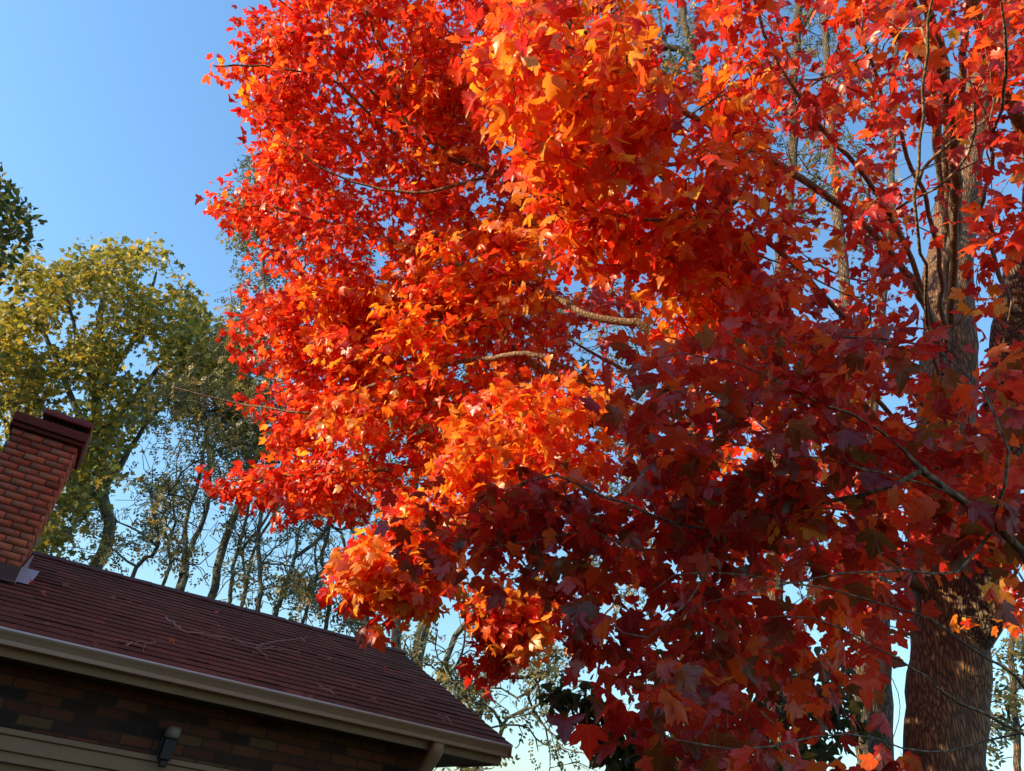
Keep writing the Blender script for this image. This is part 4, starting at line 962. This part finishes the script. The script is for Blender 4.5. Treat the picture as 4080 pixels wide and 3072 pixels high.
LEFT = [(1180, -200), (1010, 60), (1030, 200), (1010, 330), (1060, 480), (1100, 600), (1020, 730), (930, 850), (980, 950), (1080, 1010), (1040, 1150), (1040, 1290), (1040, 1400), (1130, 1540), (1120, 1680), (1160, 1800),
        (1100, 1950), (1280, 2010), (1500, 2050), (1900, 1990), (2000, 1700), (2250, 1420), (2300, 900), (2500, 300), (2500, -200)]
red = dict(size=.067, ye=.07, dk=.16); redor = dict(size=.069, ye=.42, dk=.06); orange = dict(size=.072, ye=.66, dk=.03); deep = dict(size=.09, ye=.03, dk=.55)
tiltL = lambda q: (1700 - q[:, 0]) / 1000 * .5
zone(LEFT, 1250, 5.8, 7.6, far, red, gapper(-.75, 420, 3), tilt=tiltL)
zone([(1180, -150), (1080, 300), (1150, 700), (1000, 850), (1250, 1000), (1100, 1250), (1250, 1700), (1150, 1900), (1500, 1950), (1700, 1500), (1900, 900), (2100, -100)], 480, 6.2, 8.2, far, red)
spots([(850, 258, 7.2), (880, 300, 7.2), (925, 330, 7.1), (905, 270, 7.2), (960, 300, 7.1), (945, 95, 7.3), (975, 130, 7.2), (960, 160, 7.2), (985, 210, 7.2), (835, 790, 7.2), (860, 770, 7.2), (870, 835, 7.2), (900, 800, 7.1), (900, 860, 7.1), (940, 880, 7.1),
       (925, 705, 7.2), (1010, 1060, 7.1), (990, 1040, 7.1), (945, 1255, 7.1), (965, 1290, 7), (940, 1320, 7), (975, 1345, 7), (1000, 1230, 7), (990, 1430, 7), (1020, 1450, 7), (965, 1610, 7), (985, 1630, 6.9), (1020, 1600, 6.9), (1050, 1660, 6.8),
       (845, 1895, 6.5), (865, 1930, 6.5), (895, 1950, 6.5), (920, 1925, 6.4), (950, 1960, 6.4), (985, 1940, 6.4), (1010, 1975, 6.3), (1050, 1950, 6.3), (1090, 2090, 6.2), (1120, 2060, 6.2), (1160, 2030, 6.1), (1240, 2010, 6), (1290, 2030, 6), (1200, 1990, 6.1),
       (1010, 60, 7.3), (1000, 480, 7.1), (1030, 540, 7.1), (1040, 420, 7.1), (930, 1260, 7), (1080, 1010, 7), (1050, 980, 7.1)], far, red)
zone([(860, 1890), (1000, 1870), (1150, 1790), (1400, 1900), (1450, 2060), (1250, 2080), (1100, 2010), (950, 1975)], 75, 6.0, 6.7, far, red)
zone([(1010, 1180), (1250, 1130), (1280, 1880), (1080, 1850), (1060, 1500), (1000, 1330)], 150, 6.4, 7.3, far, red)
zone([(1010, 60), (1250, -50), (1300, 900), (960, 830), (1030, 560), (970, 310)], 130, 6.6, 7.5, far, red)
# yellow-orange band of the left fan
zone([(1450, 1200), (1650, 950), (2000, 850), (2250, 900), (2150, 1200), (1900, 1300), (1650, 1350)], 230, 5.4, 6.6, far, orange)
zone([(1250, 1150), (1500, 1050), (1650, 1300), (1500, 1500), (1300, 1450)], 150, 6, 7, far, redor)
zone([(1550, 200), (1850, 150), (1900, 500), (1700, 700)], 110, 5.8, 6.8, far, redor)
zone([(1300, 1300), (2100, 1300), (1900, 1800), (1500, 1900), (1200, 1800)], 220, 5.4, 6.6, far, redor, gapper(-.2, 260, 5))
# lower hanging orange boughs
zone([(1340, 2310), (1400, 2180), (1550, 2090), (1740, 2070), (1800, 2180), (1780, 2330), (1700, 2420), (1560, 2420), (1450, 2370)], 210, 4.7, 5.6, far, orange)
zone([(1850, 2420), (2000, 2340), (2220, 2370), (2230, 2470), (2080, 2570), (2010, 2560), (1920, 2470)], 110, 4.6, 5.3, far, dict(size=.07, ye=.5, dk=.05))
spots([(1300, 2350, 5.4), (1330, 2330, 5.4), (1490, 2470, 5.3), (1530, 2490, 5.2), (1560, 2460, 5.2), (1400, 2420, 5.3), (1960, 2640, 4.9), (1930, 2690, 4.9), (1990, 2600, 4.9), (2050, 2600, 4.9), (1910, 2660, 4.9), (1945, 2730, 4.9)], far, deep)
# middle band
zone([(1750, 1700), (1900, 1560), (2150, 1500), (2450, 1560), (2500, 1750), (2300, 1900), (1950, 1960), (1780, 1900)], 210, 4.4, 5.8, far, dict(size=.074, ye=.55, dk=.03))
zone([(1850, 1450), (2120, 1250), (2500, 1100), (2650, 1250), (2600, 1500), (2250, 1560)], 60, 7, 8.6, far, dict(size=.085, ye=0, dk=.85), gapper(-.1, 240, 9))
zone([(1500, 2000), (1900, 1850), (2300, 1900), (2100, 2150), (1750, 2100)], 110, 4.6, 5.6, far, redor)
# big near leaves, upper centre
zone([(1830, 180), (2000, -80), (2600, -80), (2700, 250), (2650, 600), (2850, 880), (2700, 1020), (2300, 950), (2150, 780), (1950, 560)], 190, 3.4, 5.6, mid, dict(size=.082, ye=.36, dk=.02))
zone([(1880, 250), (2300, 200), (2500, 500), (2450, 900), (2250, 850), (2100, 550)], 50, 3.4, 4.4, mid, dict(size=.088, ye=.75, dk=.0))
zone([(2150, 880), (2900, 900), (3000, 1080), (2750, 1150), (2350, 1060)], 85, 3.8, 5.2, mid, dict(size=.082, ye=.3, dk=.05))
zone([(2550, 1150), (2900, 1080), (3150, 1150), (3050, 1330), (2700, 1400)], 80, 4.4, 5.8, mid, dict(size=.08, ye=.5, dk=.05))
zone([(2650, 300), (3000, 150), (3150, 900), (2900, 1000)], 45, 3.8, 5, mid, redor, gapper(-.1, 250, 4))
# upper right, thinner, sky between
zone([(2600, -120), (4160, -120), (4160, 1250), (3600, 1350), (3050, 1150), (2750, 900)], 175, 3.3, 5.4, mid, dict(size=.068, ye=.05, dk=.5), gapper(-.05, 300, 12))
zone([(2600, -120), (4160, -120), (4160, 1500), (2900, 1300), (2750, 900)], 260, 5.2, 8, None, dict(size=.060, ye=.03, dk=.7), gapper(.0, 300, 13))  # far leaves: shade of the left crown put into darker tints
zone([(2700, 1300), (4160, 1300), (4160, 2500), (2500, 2300)], 270, 4, 7, None, dict(size=.078, ye=.15, dk=.2), gapper(.0, 260, 14))
zone([(3000, 2300), (3560, 2300), (3560, 3100), (3000, 3100)], 20, 4.2, 7, None, dict(size=.10, ye=.1, dk=.3), gapper(.1, 260, 15))
# the crown goes on above and to the right of the picture
up = np.zeros(len(LIMBS), bool); up[[U1, U2, U3, U4, U5, H2, H3, J_, K2, K3]] = True
zone([(1150, -150), (1250, -500), (1900, -850), (2700, -1200), (3700, -1200), (4400, -500), (4400, -130)], 330, 5.5, 8, up, dict(size=.085, ye=.12, dk=.2))
zone([(4180, -300), (4700, -100), (5000, 400), (5050, 1300), (4900, 2000), (4200, 2300)], 200, 4.5, 7, up, dict(size=.085, ye=.08, dk=.35))
# low boughs in the shade
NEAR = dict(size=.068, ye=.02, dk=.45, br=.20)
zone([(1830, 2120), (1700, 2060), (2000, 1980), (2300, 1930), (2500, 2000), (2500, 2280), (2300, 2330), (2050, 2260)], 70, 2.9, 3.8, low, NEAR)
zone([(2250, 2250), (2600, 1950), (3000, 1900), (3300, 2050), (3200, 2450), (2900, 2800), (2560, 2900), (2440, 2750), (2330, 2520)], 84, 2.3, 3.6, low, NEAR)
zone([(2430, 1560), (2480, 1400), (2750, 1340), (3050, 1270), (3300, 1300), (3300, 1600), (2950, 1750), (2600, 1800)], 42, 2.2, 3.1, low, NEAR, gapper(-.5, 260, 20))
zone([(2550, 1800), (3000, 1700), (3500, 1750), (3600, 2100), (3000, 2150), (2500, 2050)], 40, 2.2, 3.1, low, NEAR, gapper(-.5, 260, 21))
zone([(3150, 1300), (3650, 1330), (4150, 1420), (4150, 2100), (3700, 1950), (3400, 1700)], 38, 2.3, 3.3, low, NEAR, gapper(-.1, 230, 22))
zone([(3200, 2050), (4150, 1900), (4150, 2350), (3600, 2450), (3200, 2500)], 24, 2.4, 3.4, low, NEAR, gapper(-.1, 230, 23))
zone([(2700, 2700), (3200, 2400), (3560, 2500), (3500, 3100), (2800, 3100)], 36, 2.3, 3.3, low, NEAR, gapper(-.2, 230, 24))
zone([(2480, 2720), (2750, 2650), (2900, 3000), (2720, 3080), (2620, 2900)], 11, 2.0, 2.3, low, NEAR)
spots([(2400, 2640, 2.4), (2330, 2500, 2.5), (1620, 2080, 3.1), (1700, 2160, 3.1), (2420, 1520, 2.4)], low, NEAR)

rad = sk.radii(0.0026, 0.40)
limb_ids = np.array(sk.limb)
rad = np.where(low[limb_ids], rad * .52, np.where(far[limb_ids], rad * .8, rad))
maple = root_at('red_maple', (float(gp[0]), float(gp[1]), 0.0))
tag(maple, 'large red and orange maple with lobed leaves spreading over most of the view', 'tree')
def tubes(name, limb_id, mat, parent, seeds=None, sides=8):
    ps = sk.paths(rad, limb_id, seeds)
    if not ps: return None
    V_, l_, st, ct = tube_arrays(ps, sides); return mesh_obj(name, V_, l_, st, ct, mat, parent, local=False, smooth=True)
# root flare on the trunk
tubes('trunk', 0, M['maple_bark'], maple, None, 28)
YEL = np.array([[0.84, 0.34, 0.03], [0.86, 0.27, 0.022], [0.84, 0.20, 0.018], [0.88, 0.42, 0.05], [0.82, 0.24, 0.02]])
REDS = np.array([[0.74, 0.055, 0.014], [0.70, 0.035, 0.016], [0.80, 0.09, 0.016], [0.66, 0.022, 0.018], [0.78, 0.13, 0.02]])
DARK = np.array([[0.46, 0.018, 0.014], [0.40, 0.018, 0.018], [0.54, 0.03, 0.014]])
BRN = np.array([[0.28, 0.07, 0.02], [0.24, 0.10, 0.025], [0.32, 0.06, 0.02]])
LOW_IDS = set(np.nonzero(low)[0])
PM['_id'] = None
n_leaves = 0
for li, (nm, par) in enumerate(LIMBS):
    if li == 0: continue
    lo = tubes('limb', li, M['smooth_bark'] if li != stem2 else M['oak_bark'], maple, None, 10)
    if lo is None: continue
    tips = [t for t in sk.tips if t[2] == li]
    if not tips: continue
    pos, td, nr, sz, cc = [], [], [], [], []
    for p, D, _, mt in tips:
        near = li in LOW_IDS
        side = np.cross(D, [0, 0, 1.0]); side = side / (np.linalg.norm(side) + 1e-6)
        upv = np.cross(side, D)
        np_ = 4
        ye = rng.random() < mt['ye'] if rng.random() < .75 else None
        nb = np.array([0, 0, .7]) + np.array([D[0], D[1], 0]) * .35 + np.array([-.25, -.35, 0]) + rng.normal(0, .42, 3); db = rng.uniform(.1, .9)
        for q in range(np_):
            for sg in (-1, 1):
                if rng.random() < .12: continue
                a = rng.normal(0, .35); lat = side * sg * math.cos(a) + upv * math.sin(a)
                pet = rng.uniform(.035, .075) * (1.15 if near else 1)
                base = p - D * (.075 * (q + rng.uniform(-.3, .3))) + rng.normal(0, .012, 3)
                s_ = mt['size'] * rng.uniform(.62, 1.2)
                t_ = D * .35 + lat * .75 + np.array([0, 0, -(db * .7 + rng.uniform(0, .25))]) + rng.normal(0, .22, 3); t_ /= np.linalg.norm(t_)
                n_ = nb + rng.normal(0, .34, 3)
                pos.append(base + lat * pet * .8 + np.array([0, 0, -.3 * pet]) + t_ * .02); td.append(t_); nr.append(n_); sz.append(s_)
                y_ = ye if (ye is not None and rng.random() < .8) else rng.random() < mt['ye']
                r_ = rng.random()
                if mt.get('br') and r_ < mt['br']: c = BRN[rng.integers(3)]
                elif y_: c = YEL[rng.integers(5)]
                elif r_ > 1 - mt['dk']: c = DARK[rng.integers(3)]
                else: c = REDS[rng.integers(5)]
                cc.append(np.minimum(c * rng.uniform(.70, 1.2), .92))
        # leaf at the twig end
        t_ = D + np.array([0, 0, -.5]) + rng.normal(0, .25, 3)
        pos.append(p + D * .02); td.append(t_); nr.append(np.array([-.2, -.3, .8]) + rng.normal(0, .35, 3)); sz.append(mt['size'] * rng.uniform(.8, 1.15)); cc.append(REDS[rng.integers(5)] if rng.random() > mt['ye'] else YEL[rng.integers(5)])
    pos = np.array(pos); n_leaves += len(pos)
    PM[lo.name] = PM[maple.name]
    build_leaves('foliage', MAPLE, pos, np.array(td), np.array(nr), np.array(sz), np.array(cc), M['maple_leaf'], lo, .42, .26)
print('maple leaves', n_leaves, 'tips', len(sk.tips))
